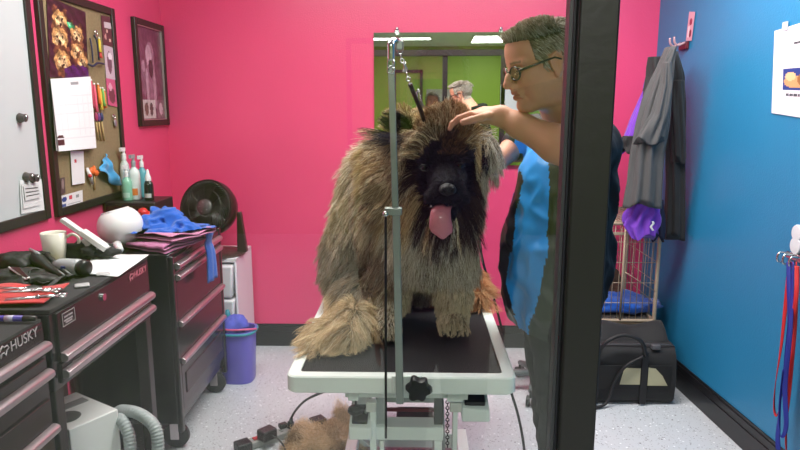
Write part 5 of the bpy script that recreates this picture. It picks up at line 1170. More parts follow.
def dog_colour(P, rng):
    n = len(P); c = np.zeros((n, 3)); J = lambda *a: np.array([lin(x)[:3] for x in a])
    body = J((208, 196, 172), (182, 168, 142), (146, 128, 104), (226, 218, 200), (104, 88, 70))
    mane = J((192, 170, 132), (160, 136, 98), (116, 92, 66), (218, 204, 174), (80, 62, 46))
    chest = J((196, 188, 170), (168, 158, 140), (214, 208, 194), (134, 122, 106), (110, 96, 82))
    legs = J((214, 194, 158), (224, 208, 176), (196, 172, 136), (180, 154, 118), (232, 218, 192))
    black = J((24, 18, 28), (32, 24, 34), (18, 14, 22), (40, 32, 42), (28, 22, 30)); brown = J((84, 56, 38), (104, 72, 46), (60, 40, 30), (70, 48, 34), (120, 88, 58))
    cls = vnoise(P, 22, 3)*1.6+rng.normal(0, .8, n)+2; idx = np.clip(np.round(cls).astype(int), 0, 4)
    e = face_e(P); d = P-hc; r = np.sqrt(d[:, 0]**2+d[:, 2]**2)
    c = body[idx]
    lowrear = (P[:, 2] < .97) & (P[:, 0] < -.12); c[lowrear] = legs[idx][lowrear]
    mid = (P[:, 2] < 1.16) & (P[:, 2] > .93) & (P[:, 0] < -.05) & (P[:, 1] < 2.5) & (vnoise(P, 7, 9) > .0); c[mid] = (body[idx][mid]+brown[idx][mid])*.5
    m = (r < .24) & (P[:, 1] < 2.3); mm = m & (P[:, 2] > 1.16); c[mm] = mane[idx][mm]
    rt = mm & (P[:, 0] > hc[0]+.09); c[rt] = chest[idx][rt]
    ch = (P[:, 2] <= 1.22) & (P[:, 0] > -.06) & (P[:, 1] < 2.3); c[ch] = chest[idx][ch]
    fl_ = (P[:, 2] < 1.0) & (P[:, 0] > -.06) & (P[:, 1] < 2.3); c[fl_] = (legs[idx][fl_]+chest[idx][fl_])*.5
    hf = (P[:, 1] > 2.3) & (P[:, 0] > .08) & (P[:, 2] < .96); c[hf] = J((190, 136, 92), (170, 112, 70), (204, 160, 116), (150, 96, 60), (200, 150, 110))[idx][hf]
    f = e+vnoise(P, 30, 7)*.22 < 1.0; c[f] = black[idx][f]
    cheek = (e > .9) & (e < 1.75) & (P[:, 1] < 2.1) & (d[:, 2] < .02) & (vnoise(P, 14, 8) > -.2); c[cheek] = (black[idx][cheek]*2+brown[idx][cheek])/3
    br = f & (np.abs(d[:, 0]-.01) < .04) & (d[:, 2] > .045) & (vnoise(P, 30, 17) > -.35); c[br] = brown[idx][br]
    topm = mm & ~f & (d[:, 2] > .09) & (np.abs(d[:, 0]) < .06) & (P[:, 1] < 2.05); c[topm] = (brown[idx][topm]+mane[idx][topm])*.5
    for (q, rr) in ((np.array(wp(400, 130, 2.03)), .036), (np.array(wp(483, 148, 2.02)), .02)):
        k_ = np.linalg.norm((P-q)*np.array([1, .7, .75]), axis=1) < rr; c[k_] = black[idx][k_]
    return c
dog = np_obj('dog', V, F, mat_attr('dog_skin', .8, .2)); dog['label'] = 'huge shaggy brown and grey dog with a black face sitting on the grooming table'; dog['category'] = 'dog'
a = dog.data.color_attributes.new('print', 'FLOAT_COLOR', 'POINT'); cv = dog_colour(V, rng)*.45; a.data.foreach_set('color', np.concatenate([cv, np.ones((len(V), 1))], 1).astype(np.float32).ravel())
n = 125000
P, N = sample(V, F, n, rng); ok = N[:, 2] > -.95; ok &= ~((P[:, 2] < .805)); P, N = P[ok], N[ok]; n = len(P)
e = face_e(P); d = P-hc; rad_ = unit(np.stack([d[:, 0], np.zeros(n), d[:, 2]+.02], 1)); r = np.sqrt(d[:, 0]**2+d[:, 2]**2)
flow = np.tile(np.array([-.35, .15, -.9]), (n, 1)); L = np.full(n, .078)
chest_ = (P[:, 0] > -.06) & (P[:, 2] < 1.22) & (P[:, 1] < 2.3); flow[chest_] = (.02, -.15, -1); L[chest_] = np.clip((P[chest_, 2]-.93)*.5, .035, .085)
mane_ = (r < .24) & (P[:, 1] < 2.28) & (P[:, 2] > 1.12); flow[mane_] = rad_[mane_]*.9+np.array([0, -.12, -.25]); L[mane_] = .08; rm_ = mane_ & (d[:, 0] > .07); L[rm_] = .055; flow[rm_] = (.25, -.15, -1)
top_ = mane_ & (d[:, 2] > .1); L[top_] = .048; tq = top_ & (d[:, 0] < .12); flow[tq] = np.stack([d[tq, 0]*5, np.full(tq.sum(), -.35), np.full(tq.sum(), .55)], 1)
legf = (P[:, 2] < .99) & (P[:, 0] > -.15) & (P[:, 1] < 2.3); L[legf] = .03; flow[legf] = (0, -.1, -1)
paw = (P[:, 2] < .88) & (P[:, 0] > -.15) & (P[:, 1] < 2.2); L[paw] = .02; flow[paw] = (0, -.7, -.6)
rear = (P[:, 0] < -.1) & (P[:, 2] < .98) & (P[:, 1] < 2.4) & ~legf; flow[rear] = (-.08, -.55, -.8); L[rear] = .07
tail_ = (P[:, 0] < -.2) & (P[:, 2] < .89) & (P[:, 1] < 2.1); flow[tail_] = (-.45, -.45, -.35); L[tail_] = .075
fe = np.clip((e-.55)/.6, 0, 1); fm = (e < 1.15) & (P[:, 1] < 2.06); L[fm] = .011+.03*fe[fm]**2
nd = unit(P-np.array(nz)); flow[fm] = (unit(nd+np.array([0, .3, -.25])))[fm]
muzz = (np.linalg.norm(P-np.array(nz), axis=1) < .10) & (P[:, 1] < 1.95); L[muzz] = .009
keep = ~(np.linalg.norm((P-np.array(wp(447.5, 190, 1.81)))*np.array([1, 1, 1.2]), axis=1) < .026)
for ex, ey in ((424, 168), (459.5, 166)): keep &= ~(np.linalg.norm(P-np.array(wp(ex, ey, 1.915)), axis=1) < .017)
P, N, flow, L, fm = P[keep], N[keep], flow[keep], L[keep], fm[keep]
lift = np.where(L > .05, .55, .35); grav = np.where(L > .05, .55, .15)
ST, near = strands(P, N, unit(flow), L, 6, rng, lift, grav, .7, 6000, .012, TZ)
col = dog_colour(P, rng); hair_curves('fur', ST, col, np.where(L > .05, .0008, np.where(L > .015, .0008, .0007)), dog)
# nose, eyes, tongue
NOSE = mat('wet_nose', (24, 21, 25), .38, spec=.4, bump=.4, bscale=500)
q = np.array(wp(447.5, 189, 1.812))
S = SDF(q-.05, q+.05, .002); S.ell(q, (.023, .017, .017), .004).ell(q+np.array([0, .006, -.012]), (.012, .012, .016), .008).ell(q+np.array([.012, -.004, -.003]), (.012, .011, .011), .006).ell(q+np.array([-.012, -.004, -.003]), (.012, .011, .011), .006)
for s_ in (-1, 1): S.ell(q+np.array([.010*s_, -.016, -.004]), (.0045, .008, .0035), .003, sub=True)
V1, F1 = S.mesh(); np_obj('nose', V1, F1, NOSE, dog)
for ex, ey in ((424, 168), (459.5, 166)):
    c = Vector(wp(ex, ey, 1.908)); eb = MB().ball(c, .010).build('eye', mat('eye_brown', (24, 14, 10), .12, spec=.6), dog)
    MB().tube([c+Vector((-.014, .002, .001)), c+Vector((-.006, -.006, .0085)), c+Vector((.006, -.006, .0085)), c+Vector((.014, .002, .001))], .003, 8).tube([c+Vector((-.014, .002, 0)), c+Vector((-.005, -.006, -.008)), c+Vector((.006, -.006, -.008)), c+Vector((.014, .002, 0))], .0025, 8).build('eyelids', mat('lid_black', (18, 14, 18), .5), eb)
TG = mat('tongue_pink', (206, 122, 138), .32, coat=.3, bump=.25, bscale=200, sss=.1)
tp = [Vector(wp(446, 204, 1.90)), Vector(wp(443, 205, 1.865)), Vector(wp(441, 209, 1.838)), Vector(wp(440.5, 218, 1.825)), Vector(wp(441, 227, 1.822)), Vector(wp(442, 233, 1.826)), Vector(wp(442.5, 238, 1.832))]
tw = [.022, .027, .029, .031, .034, .031, .012]; tc = cr(tp, 6); loops = []
for i, p in enumerate(tc):
    w_ = float(np.interp(i/6, range(7), tw)); dd = (tc[min(i+1, len(tc)-1)]-tc[max(i-1, 0)]).normalized(); sd = Vector((1, 0, 0)); nn = sd.cross(dd).normalized(); l = []
    for k in range(24):
        a = 2*PI*k/24; x = math.cos(a); th = .0065; y = math.sin(a)*th*(1-.75*math.exp(-(x/.16)**2) if math.sin(a) > 0 else 1); l.append(p+sd*w_*x+nn*(y+.006*x*x))
    loops.append(l)
MB().ring(loops).build('tongue', TG, dog)
MB().ring([[Vector(wp(446, 203, 1.905))+Vector((.034*math.cos(a)*s_, y, .013*math.sin(a)*s_)) for a in [2*PI*k/20 for k in range(20)]] for s_, y in ((.5, .04), (1, .02), (1, -.015), (.9, -.03))]).build('mouth', mat('mouth_dark', (40, 16, 20), .5), dog)
m = MB()
for px, py in ((431, 207), (432.5, 203), (459, 203)):
    p = Vector(wp(px, py, 1.86)); m.tube([p, p+Vector((0, 0, .010))], [.0035, .001], 6)
m.build('teeth', mat('tooth', (224, 214, 200), .3), dog)
# black claws
m = MB()
for cx, cy in ((.13, 2.09), (-.095, 2.035)):
    for k in range(4): x = cx-.036+.024*k; m.tube([(x, cy-.066, .826), (x, cy-.076, .821), (x, cy-.083, .812)], [.004, .003, .001], 6)
m.build('claws', mat('claw', (40, 34, 32), .35), dog)

# loose fur clump on the floor by the power strip (nobody could count the strands)
q0, q1 = W(292, 446, 'z', .03), W(344, 436, 'z', .03)
S = SDF((-.72, 2.50, -.02), (-.2, 2.98, .17), .008)
S.ell(W(312, 448, 'z', .02), (.08, .06, .022), .03).ell(W(334, 446, 'z', .02), (.07, .06, .028), .03).ell(W(345, 426, 'z', .04), (.03, .05, .035), .03).ell(W(300, 442, 'z', .015), (.05, .04, .015), .02)
V1, F1 = S.mesh(); V1 = V1+normals(V1, F1)*((vnoise(V1, 22, 71)*.022+vnoise(V1, 50, 72)*.010)[:, None]); V1[:, 2] = np.maximum(V1[:, 2], .002)
core = np_obj('shed_fur', V1, F1, mat('shed_core', (120, 94, 68), .95)); tag(core, 'clump of shed tan fur on the floor beside the power strip', 'fur', kind='stuff')
P1, N1 = sample(V1, F1, 16000, rng); fl1 = unit(rng.normal(0, 1, (16000, 3))*.5+np.stack([vnoise(P1, 12, s_) for s_ in (1, 2, 3)], 1))
S1, _ = strands(P1, N1, fl1, np.full(16000, .085), 6, rng, .8, .3, .85, 260, .03, 0.0)
pal = np.array([lin(c)[:3] for c in ((110, 86, 62), (156, 126, 92), (196, 166, 128), (214, 188, 152), (228, 210, 182))]); hair_curves('loose_strands', S1, pal[np.clip(np.round(vnoise(P1, 26, 77)*2.2+1.8+rng.normal(0, .7, 16000)).astype(int), 0, 4)], np.full(16000, .0008), core)
# ================================================================== the groomer
rng = np.random.default_rng(8)
HS = .97
yaw_h, pit_h, rol_h = math.radians(14), math.radians(15), math.radians(0)
fw_ = Vector((-math.cos(yaw_h)*math.cos(pit_h), -math.sin(yaw_h)*math.cos(pit_h), -math.sin(pit_h))); lf_ = Vector((math.sin(yaw_h), -math.cos(yaw_h), 0)); up_h = fw_.cross(lf_)
RH = Matrix(((fw_.x, lf_.x, up_h.x), (fw_.y, lf_.y, up_h.y), (fw_.z, lf_.z, up_h.z)))
ear_w = W(556, 65, 'y', 1.80); OH = ear_w-RH @ (Vector((-.008, .078, -.008))*HS)
print('HEAD', OH)
def Hh(*p): return OH+RH @ (Vector(p)*HS)
def he(S, c, r, k=.012, rot=None, sub=False): S.ell(Hh(*c), [x*HS for x in r], k, RH if rot is None else RH @ rot, sub)
def hcap(S, a, b, ra, rb=None, k=.01, sub=False): S.cap(Hh(*a), Hh(*b), ra*HS, (ra if rb is None else rb)*HS, k, sub)
S = SDF(np.array(OH)-np.array([.19, .17, .30]), np.array(OH)+np.array([.22, .20, .17]), .0027)
he(S, (-.014, 0, .036), (.100, .077, .084), .02)
he(S, (.030, 0, -.012), (.060, .063, .085), .03)
he(S, (.052, 0, .055), (.040, .055, .045), .03)
for s_ in (-1, 1):
    hcap(S, (-.005, .050*s_, -.055), (.062, .016*s_, -.098), .026, .020, .025)
    he(S, (.060, .040*s_, -.022), (.026, .022, .022), .02); he(S, (.036, .042*s_, -.062), (.036, .026, .034), .025)
    hcap(S, (.084, .010*s_, .024), (.074, .050*s_, .022), .0105, .009, .012)
    he(S, (.093, .031*s_, .004), (.014, .017, .011), .010, sub=True)
he(S, (.077, 0, -.100), (.020, .024, .018), .02); he(S, (.02, 0, -.098), (.045, .04, .022), .03)
hcap(S, (.086, 0, .014), (.104, 0, -.012), .0085, .0105, .012); hcap(S, (.104, 0, -.012), (.115, 0, -.031), .0105, .0125, .008)
for s_ in (-1, 1): he(S, (.103, .012*s_, -.035), (.012, .008, .008), .006); he(S, (.107, .007*s_, -.044), (.006, .0035, .004), .003, sub=True)
he(S, (.082, 0, -.055), (.022, .026, .020), .015)
hcap(S, (.090, -.019, -.0585), (.0985, 0, -.0565), .005, .0068, .006); hcap(S, (.090, .019, -.0585), (.0985, 0, -.0565), .005, .0068, .006)
hcap(S, (.088, -.017, -.071), (.096, 0, -.072), .0055, .0078, .006); hcap(S, (.088, .017, -.071), (.096, 0, -.072), .0055, .0078, .006)
hcap(S, (.094, -.022, -.0645), (.101, 0, -.0645), .0016, .0022, .003, True); hcap(S, (.094, .022, -.0645), (.101, 0, -.0645), .0016, .0022, .003, True)
for s_ in (-1, 1):
    R1 = Matrix.Rotation(.18, 3, 'Y')
    he(S, (-.010, .079*s_, -.004), (.019, .0075, .032), .005, R1); he(S, (-.004, .087*s_, -.002), (.010, .006, .019), .004, R1, True)
    hcap(S, (.004, .081*s_, .016), (-.012, .086*s_, .027), .0035, .004, .003); hcap(S, (-.012, .086*s_, .027), (-.026, .087*s_, .010), .004, .0042, .003); hcap(S, (-.026, .087*s_, .010), (-.018, .083*s_, -.024), .0042, .0045, .003); he(S, (-.008, .081*s_, -.032), (.009, .005, .010), .004)
SHn = (.50, 2.04, 1.47)
S.cap(Hh(-.03, 0, -.07), SHn, .066, .075, .03)
Vh, Fh = S.mesh(); Vh = smooth_mesh(Vh, Fh, 1, .35)
# limbs (arms with hands) at finer resolution
LSH, LEL, LWR = Vector((.54, 1.97, 1.44)), Vector((.462, 1.80, 1.418)), W(501, 116, 'y', 1.90)
HND = W(478, 115, 'y', 1.92)
S = SDF((.02, 1.68, 1.33), (.68, 2.10, 1.64), .0038)
S.cap(LSH, LEL, .054, .050, .02); S.chain([LEL, LEL.lerp(LWR, .3), LEL.lerp(LWR, .75), LWR], [.050, .052, .036, .029], .02)
hd_ = (HND-LWR).normalized(); hs = Vector((0, 1, 0)); hs = (hs-hd_*hs.dot(hd_)).normalized(); hn = hd_.cross(hs).normalized()
if hn.z < 0: hn = -hn
RHd = Matrix(((hd_.x, hs.x, hn.x), (hd_.y, hs.y, hn.y), (hd_.z, hs.z, hn.z)))
pc = LWR+hd_*.048; S.cap(LWR, pc, .028, .026, .015); S.ell(pc, (.050, .043, .019), .012, RHd)
def finger(S, base, dirs, segs, r, k=.004):
    p = Vector(base); rs = np.linspace(r, r*.78, len(segs)+1)
    for i, (d_, L_) in enumerate(zip(dirs, segs)): q_ = p+Vector(d_).normalized()*L_; S.cap(p, q_, rs[i], rs[i+1], k); p = q_
for i, (off, ln) in enumerate(((-.032, .9), (-.011, 1.0), (.011, .95), (.031, .76))):
    b = pc+hd_*.036+hs*off+hn*.002; sp_ = hs*(off*.9)
    finger(S, b, [hd_+sp_*3-hn*.4, hd_-hn*.9+sp_*2, hd_*.6-hn*1.3], [.040*ln, .026*ln, .020*ln], .0098)
finger(S, pc-hd_*.018-hs*.036, [hd_*.5-hs*1.0-hn*.2, hd_*.9-hs*.35-hn*.3, hd_-hn*.3], [.034, .030, .024], .0125)
Va, Fa = S.mesh(); Va = smooth_mesh(Va, Fa, 1, .3)
RSH, REL, RWR = Vector((.42, 2.24, 1.455)), Vector((.345, 2.19, 1.43)), Vector((.275, 2.13, 1.375))
S = SDF((.10, 2.0, 1.24), (.56, 2.36, 1.56), .0042)
S.cap(RSH, REL, .055, .046, .02); S.cap(REL, RWR, .045, .030, .015); pc2 = RWR+Vector((-.045, -.012, -.012)); S.ell(pc2, (.046, .030, .034), .012)
for k in range(4): finger(S, pc2+Vector((-.03, -.01, .028-.018*k)), [(-1, .15, -.1), (-.9, .5, -.2), (-.5, .8, -.2)], [.036, .026, .018], .0095)
finger(S, pc2+Vector((-.005, -.025, .02)), [(-.7, -.4, .6), (-1, 0, .3)], [.03, .026], .0115)
Vr, Fr = S.mesh(); Vr = smooth_mesh(Vr, Fr, 1, .3)
# trunk and legs
S = SDF((.22, 1.72, .0), (.86, 2.42, 1.56), .012)
TC = (.515, 2.06)
S.ell((TC[0]-.03, TC[1], 1.28), (.11, .15, .17), .04).ell((TC[0]-.045, TC[1], 1.06), (.12, .15, .18), .04).cap(LSH, RSH, .05, .05, .04).cap((.49, 2.04, 1.4), SHn, .07, .055, .04)
S.ell((.455, 2.06, .92), (.09, .13, .11), .04)
LEGS = [((.468, 1.99, .90), (.495, 1.985, .48), (.53, 2.0, .10)), ((.46, 2.16, .90), (.51, 2.15, .48), (.55, 2.16, .10))]
for a, b, c in LEGS: S.cap(a, b, .085, .060, .04).cap(b, c, .058, .042, .03).cap((c[0]+.02, c[1], .05), (c[0]-.13, c[1], .045), .038, .034, .02)
Vb, Fb = S.mesh(); Vb = smooth_mesh(Vb, Fb, 1)
Vs, Fs = [], []; o_ = 0
for v_, f_ in ((Vh, Fh), (Va, Fa), (Vr, Fr), (Vb, Fb)): Vs.append(v_); Fs.append(f_+o_); o_ += len(v_)
V = np.concatenate(Vs); F = np.concatenate(Fs)
RHi = np.array(RH.transposed()); loc = (V-np.array(OH))@RHi.T/HS
def hairy(l):
    x, y, z = l[:, 0], np.abs(l[:, 1]), l[:, 2]
    top = (z > .078+.10*np.clip(x-.045, 0, 1)) & (x < .090-.35*np.clip(.09-z, 0, 1))
    side = (z > .020) & (x < .048-.10*np.clip(.06-z, 0, 1)) & (y > .02)
    burn = (z > -.008) & (x < .026) & (x > .006) & (y > .05) & (z < .03)
    back = (x < -.030) & (z > -.062)
    ear = (np.abs(x+.010) < .026) & (y > .072) & (z < .034) & (z > -.05)
    return (top | side | burn | back) & ~ear & (z > -.07)
SK = np.array(lin((204, 148, 122))[:3]); SKR = np.array(lin((196, 122, 104))[:3]); ST_ = np.array(lin((150, 112, 96))[:3]); HB = np.array(lin((70, 62, 52))[:3])
cols = np.tile(SK, (len(V), 1)); nh = len(Vh); lh = loc[:nh]; ch = cols[:nh]
w_ = np.clip(1-np.linalg.norm((lh-np.array([.115, 0, -.03]))/np.array([.025, .025, .02]), axis=1), 0, 1)[:, None]; ch = ch*(1-.6*w_)+SKR*.6*w_
w_ = np.clip(1-np.linalg.norm((np.abs(lh)-np.array([.06, .05, .03]))/np.array([.03, .03, .03]), axis=1), 0, 1)[:, None]; ch = ch*(1-.5*w_)+SKR*.5*w_
st = ((lh[:, 2] < -.045) & (lh[:, 2] > -.125) & (lh[:, 0] > -.02)).astype(float)*.45*(.7+.3*vnoise(lh, 300, 2)); st = st[:, None]; ch = ch*(1-st)+ST_*st
lip = (lh[:, 0] > .083) & (np.abs(lh[:, 1]) < .021) & (lh[:, 2] < -.053) & (lh[:, 2] > -.078); ch[lip] = np.array(lin((176, 104, 94))[:3])
eb = (lh[:, 0] > .06) & (np.abs(np.abs(lh[:, 1])-.033) < .021) & (np.abs(lh[:, 2]-.026) < .0035); ch[eb] = np.array(lin((140, 108, 86))[:3])
hm = hairy(lh); ch[hm] = HB; cols[:nh] = ch
def skin_mat():
    m = mat_attr('skin', .48, .4); nt = m.node_tree; p = nt.nodes['Principled BSDF']; p.inputs['Subsurface Weight'].default_value = .12; p.inputs['Subsurface Radius'].default_value = (.012, .005, .003)
    n_ = nt.nodes.new('ShaderNodeTexNoise'); n_.inputs['Scale'].default_value = 260; b = nt.nodes.new('ShaderNodeBump'); b.inputs['Strength'].default_value = .15; b.inputs['Distance'].default_value = .004
    nt.links.new(n_.outputs['Fac'], b.inputs['Height']); nt.links.new(b.outputs[0], p.inputs['Normal']); return m
man = np_obj('person', V, F, skin_mat()); man['label'] = 'grey-haired groomer in black glasses and blue smock with a hand on the dog'; man['category'] = 'person'
a = man.data.color_attributes.new('print', 'FLOAT_COLOR', 'POINT'); a.data.foreach_set('color', np.concatenate([cols, np.ones((len(V), 1))], 1).astype(np.float32).ravel())
# hair
P, N = sample(Vh, Fh, 60000, rng); l = (P-np.array(OH))@RHi.T/HS; k_ = hairy(l); P, N, l = P[k_], N[k_], l[k_]; n = len(P)
fl = np.tile(np.array([-.5, .0, -.7]), (n, 1)); tp_ = l[:, 2] > .075; fl[tp_] = (.45, .5, .35); fr_ = tp_ & (l[:, 0] > .05); fl[fr_] = (.2, .5, .8); bk = l[:, 0] < -.05; fl[bk] = (-.2, 0, -1)
flw = fl@np.array(RH).T; L = np.where(tp_, .028, .013)*np.clip(1.2-np.clip(.02-l[:, 2], 0, 1)*8, .5, 1.2)
ST, _ = strands(P, N, flw, L, 5, rng, np.where(tp_, .7, .3), .15, .7, 1500, .004)
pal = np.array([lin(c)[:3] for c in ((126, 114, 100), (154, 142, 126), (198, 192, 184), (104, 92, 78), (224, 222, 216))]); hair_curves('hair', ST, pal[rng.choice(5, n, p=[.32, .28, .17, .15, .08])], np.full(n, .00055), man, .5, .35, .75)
# eyes, glasses
for s_ in (1, -1):
    c = Hh(.0765, .031*s_, .003); eo = MB().ball(c, .0128*HS).build('eye', mat('eye_white', (206, 196, 190), .15, coat=.5), man)
    f1 = (fw_-Vector((0, 0, .35))).normalized(); MB().lathe([(0, .0132), (.004, .0128), (.0062, .0115), (.0058, .010)], c, f1, 16).build('iris', mat('iris_brown', (58, 42, 30), .1, coat=1), eo)
    m = MB(); m.tube([Hh(.086, .018*s_, .003), Hh(.0915, .026*s_, .008), Hh(.0905, .036*s_, .008), Hh(.081, .046*s_, .002)], .0042, 8); m.tube([Hh(.086, .018*s_, .001), Hh(.0905, .026*s_, -.006), Hh(.0895, .036*s_, -.006), Hh(.081, .046*s_, .0)], .0038, 8); m.build('eyelid', mat('lid_skin', (188, 132, 108), .5), eo)
GF = mat('spectacle_black', (22, 22, 26), .3, coat=.3)
g = bpy.data.objects.new('glasses', None); C.objects.link(g); g.parent = man; g.location = Hh(.1, 0, 0)-man.location
m = MB()
for s_ in (1, -1):
    m.tube([Hh(.103-.010*abs(math.cos(a)*.026+.033)/.06, s_*(.033+.025*math.cos(a)), -.003+.0185*math.sin(a)) for a in [2*PI*k/28 for k in range(28)]], .0026, 8, closed=True)
m.tube([Hh(.1, -.009, .002), Hh(.106, 0, .005), Hh(.1, .009, .002)], .0024, 8); m.build('rims', GF, g)
for s_ in (1, -1): MB().tube([Hh(.094, .058*s_, .004), Hh(.088, .068*s_, .005), Hh(.04, .079*s_, .010), Hh(-.006, .084*s_, .014), Hh(-.024, .088*s_, .004)], [.0036, .0036, .003, .0028, .0024], 8).build('temple', GF, g)
LN = glass_mat('lens_glass', (246, 248, 248), .05)
for s_ in (1, -1):
    pts = [Hh(.101-.010*abs(math.cos(a)*.026+.033)/.06, s_*(.033+.024*math.cos(a)), -.003+.0175*math.sin(a)) for a in [2*PI*k/28 for k in range(28)]]
    MB().ring([pts, [p+fw_*.002 for p in pts]]).build('lens', LN, g, smooth=False)
# smock
S = SDF((.20, 1.66, .80), (.86, 2.46, 1.58), .0075)
S.ell((TC[0]-.03, TC[1], 1.29), (.155, .19, .20), .05).ell((TC[0]-.055, TC[1]-.01, 1.08), (.175, .20, .24), .05).cap(tuple(LSH), tuple(RSH), .076, .070, .05).ell((.455, 2.05, .93), (.125, .18, .18), .06)
S.cap((.50, 2.04, 1.42), (.485, 2.02, 1.49), .10, .078, .03)
S.cap(tuple(LSH), tuple(LSH.lerp(LEL, .62)), .078, .072, .02); S.cap(tuple(RSH), tuple(RSH.lerp(REL, .9)), .072, .060, .02)
neck0, neck1 = (.49, 2.03, 1.47), (.44, 1.96, 1.60); S.cap(neck0, neck1, .062, .09, .01, True)
V1, F1 = S.mesh(); V1 = smooth_mesh(V1, F1, 2); N1 = normals(V1, F1)
P_ = V1*np.array([1, 1, .35]); V1 = V1+N1*(vnoise(P_, 13, 21)*.012+(1-np.abs(vnoise(V1*np.array([1, 1, .6])+V1[:, [2]]*np.array([.45, .3, 0]), 17, 22))*2)*.014+vnoise(V1*np.array([1, 1, .7]), 38, 23)*.003)[:, None]*np.clip((1.55-V1[:, [2]])*3, .15, 1)
fc = V1[F1].mean(1); hem = .832+.03*np.clip((.45-fc[:, 0])*5, -.6, 1); keepf = fc[:, 2] > hem; F1 = F1[keepf]; fc = fc[keepf]
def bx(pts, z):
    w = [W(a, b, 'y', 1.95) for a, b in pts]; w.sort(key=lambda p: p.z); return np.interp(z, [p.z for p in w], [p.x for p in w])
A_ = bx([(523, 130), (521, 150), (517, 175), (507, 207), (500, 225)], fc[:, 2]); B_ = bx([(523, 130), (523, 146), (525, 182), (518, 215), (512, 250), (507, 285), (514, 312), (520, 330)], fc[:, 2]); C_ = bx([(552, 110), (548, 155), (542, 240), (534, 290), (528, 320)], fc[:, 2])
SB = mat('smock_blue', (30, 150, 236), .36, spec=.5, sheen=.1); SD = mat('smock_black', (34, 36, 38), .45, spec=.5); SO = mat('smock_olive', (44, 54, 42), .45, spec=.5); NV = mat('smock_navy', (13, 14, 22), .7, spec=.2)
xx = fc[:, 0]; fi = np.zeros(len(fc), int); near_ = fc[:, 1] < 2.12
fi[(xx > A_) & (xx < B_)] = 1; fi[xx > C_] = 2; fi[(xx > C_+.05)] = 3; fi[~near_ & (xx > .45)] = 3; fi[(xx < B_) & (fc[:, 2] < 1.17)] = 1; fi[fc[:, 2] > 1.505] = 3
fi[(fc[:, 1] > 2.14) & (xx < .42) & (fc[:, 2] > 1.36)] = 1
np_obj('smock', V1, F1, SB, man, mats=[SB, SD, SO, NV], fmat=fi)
# collar
m = MB(); m.tube(cr([(.415, 1.93, 1.525), (.47, 1.945, 1.555), (.545, 2.00, 1.575), (.57, 2.08, 1.57), (.52, 2.13, 1.56), (.45, 2.10, 1.54)], 6), .020, 12); m.build('collar', NV, man)
# small mark on the smock chest
# trousers
S = SDF((.28, 1.80, .05), (.80, 2.34, 1.0), .010)
S.ell((.455, 2.06, .90), (.11, .16, .12), .05)
for a, b, c in LEGS: S.cap(a, b, .096, .078, .04).cap(b, c, .076, .064, .03)
V1, F1 = S.mesh(); V1 = smooth_mesh(V1, F1, 2); V1 = V1+normals(V1, F1)*((vnoise(V1*np.array([1, 1, 1.6]), 20, 31)*.008)[:, None]); fc = V1[F1].mean(1); F1 = F1[(fc[:, 2] > .07)]
np_obj('trousers', V1, F1, mat('dark_trousers', (30, 33, 36), .85, bump=.1, bscale=200), man)
for a, b, c in LEGS:
    S = SDF((c[0]-.24, c[1]-.09, -.01), (c[0]+.12, c[1]+.09, .16), .006); S.cap((c[0]+.01, c[1], .055), (c[0]-.14, c[1], .045), .050, .045, .02).cap((c[0]+.01, c[1], .06), (c[0], c[1], .10), .05, .048, .02)
    V1, F1 = S.mesh(); V1[:, 2] = np.maximum(V1[:, 2], .002); np_obj('shoe', V1, F1, mat('shoe_black', (28, 28, 30), .5), man)

# bystander outside the window (seen small in the mirror)
POS = np.array([.075, -.42, 0.0]); sd = lambda a: (POS+np.array(a))
hl = lh*1.0; hp = np.stack([-hl[:, 1], hl[:, 0], hl[:, 2]], 1)+POS+np.array([0, .05, 1.625])
S = SDF(POS-np.array([.42, .26, 0]), POS+np.array([.42, .30, 1.62]), .0125)
S.cap(sd((0, .02, 1.56)), sd((0, 0, 1.44)), .058, .066, .03).ell(sd((0, 0, 1.25)), (.16, .105, .20), .05).ell(sd((0, 0, 1.0)), (.15, .11, .15), .05)
for s_ in (-1, 1):
    S.chain([sd((.17*s_, 0, 1.40)), sd((.215*s_, -.02, 1.12)), sd((.20*s_, .08, .90))], [.055, .042, .030], .04); S.ell(sd((.195*s_, .11, .84)), (.022, .036, .045), .02)
    for k in range(4): finger(S, sd((.195*s_+.002, .085+.018*k, .81)), [(0, .05, -1), (-.2*s_, .1, -1)], [.04, .03], .010)
    finger(S, sd((.185*s_, .14, .85)), [(-.2*s_, .6, -.7), (-.2*s_, .3, -1)], [.03, .025], .011)
    S.cap(sd((.09*s_, 0, .88)), sd((.10*s_, 0, .48)), .08, .055, .04).cap(sd((.10*s_, 0, .48)), sd((.10*s_, -.01, .10)), .052, .04, .02).cap(sd((.10*s_, -.02, .05)), sd((.11*s_, .12, .045)), .036, .032, .02)
V2, F2 = S.mesh(); V2 = smooth_mesh(V2, F2, 1)
V3 = np.concatenate([hp, V2]); F3 = np.concatenate([Fh[:, :], F2+len(hp)])
by = np_obj('person', V3, F3, skin_mat()); by['label'] = 'bystander in a purple jacket outside, seen only in the mirror'; by['category'] = 'person'
a = by.data.color_attributes.new('print', 'FLOAT_COLOR', 'POINT'); cc_ = np.concatenate([ch, np.tile(SK, (len(V2), 1))]); a.data.foreach_set('color', np.concatenate([cc_, np.ones((len(V3), 1))], 1).astype(np.float32).ravel())
P, N = sample(hp, Fh, 16000, rng); l = P-POS-np.array([0, .05, 1.625]); l = np.stack([l[:, 1], -l[:, 0], l[:, 2]], 1); k_ = hairy(l); P, N = P[k_], N[k_]
ST, _ = strands(P, N, np.tile(np.array([.3, .4, -.5]), (len(P), 1)), np.full(len(P), .025), 4, rng, .4, .2, .6, 600, .004); hair_curves('hair', ST, pal[rng.choice(5, len(P))], np.full(len(P), .0009), by, .5, .3, .8)
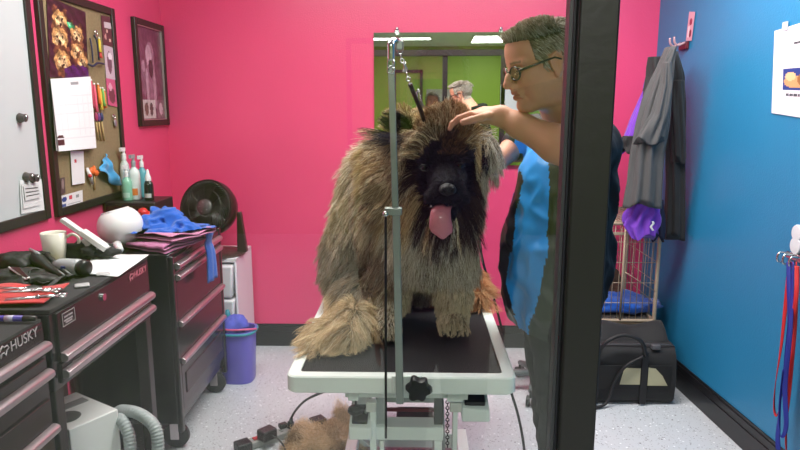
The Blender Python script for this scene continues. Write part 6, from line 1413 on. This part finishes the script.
S = SDF(POS-np.array([.44, .28, -.78]), POS+np.array([.44, .30, 1.60]), .0125)
S.ell(sd((0, 0, 1.25)), (.185, .13, .22), .05).ell(sd((0, 0, 1.0)), (.175, .135, .18), .05).cap(sd((-.17, 0, 1.40)), sd((.17, 0, 1.40)), .07, .07, .05).cap(sd((0, 0, 1.42)), sd((0, .0, 1.49)), .09, .078, .03)
for s_ in (-1, 1): S.chain([sd((.175*s_, 0, 1.40)), sd((.215*s_, -.02, 1.12)), sd((.205*s_, .06, .94))], [.068, .056, .046], .03)
V4, F4 = S.mesh(); V4 = smooth_mesh(V4, F4, 1); V4 = V4+normals(V4, F4)*(vnoise(V4, 20, 3)*.008)[:, None]; np_obj('jacket', V4, F4, mat('plum_jacket', (58, 36, 84), .7), by)
S = SDF(POS-np.array([.3, .2, -.06]), POS+np.array([.3, .2, 1.0]), .0125)
for s_ in (-1, 1): S.cap(sd((.09*s_, 0, .9)), sd((.10*s_, 0, .48)), .098, .072, .04).cap(sd((.10*s_, 0, .48)), sd((.10*s_, 0, .12)), .07, .06, .02)
V4, F4 = S.mesh(); V4 = smooth_mesh(V4, F4, 1); np_obj('trousers', V4, F4, mat('jeans', (40, 48, 70), .8), by)
# ================================================================== camera and view
cam = bpy.data.cameras.new('camera'); cam.sensor_width = 36; cam.lens = 36*FPX/800; cam.clip_start = .05
co = bpy.data.objects.new('camera', cam); C.objects.link(co); co.location = (0, 0, EYE); co.rotation_euler = (math.radians(90)-PITCH, 0, YAW)
sc = bpy.context.scene; sc.camera = co
w = bpy.data.worlds.new('world'); sc.world = w; w.use_nodes = True; w.node_tree.nodes['Background'].inputs[0].default_value = (.5, .55, .6, 1); w.node_tree.nodes['Background'].inputs[1].default_value = .3
sc.view_settings.view_transform = 'Standard'; sc.view_settings.look = 'None'; sc.view_settings.exposure = .28; sc.view_settings.gamma = 1
sc.cycles.max_bounces = 10; sc.cycles.transparent_max_bounces = 24; sc.cycles.caustics_reflective = False; sc.cycles.caustics_refractive = False; sc.cycles.sample_clamp_indirect = 4
sc.cycles.use_denoising = True
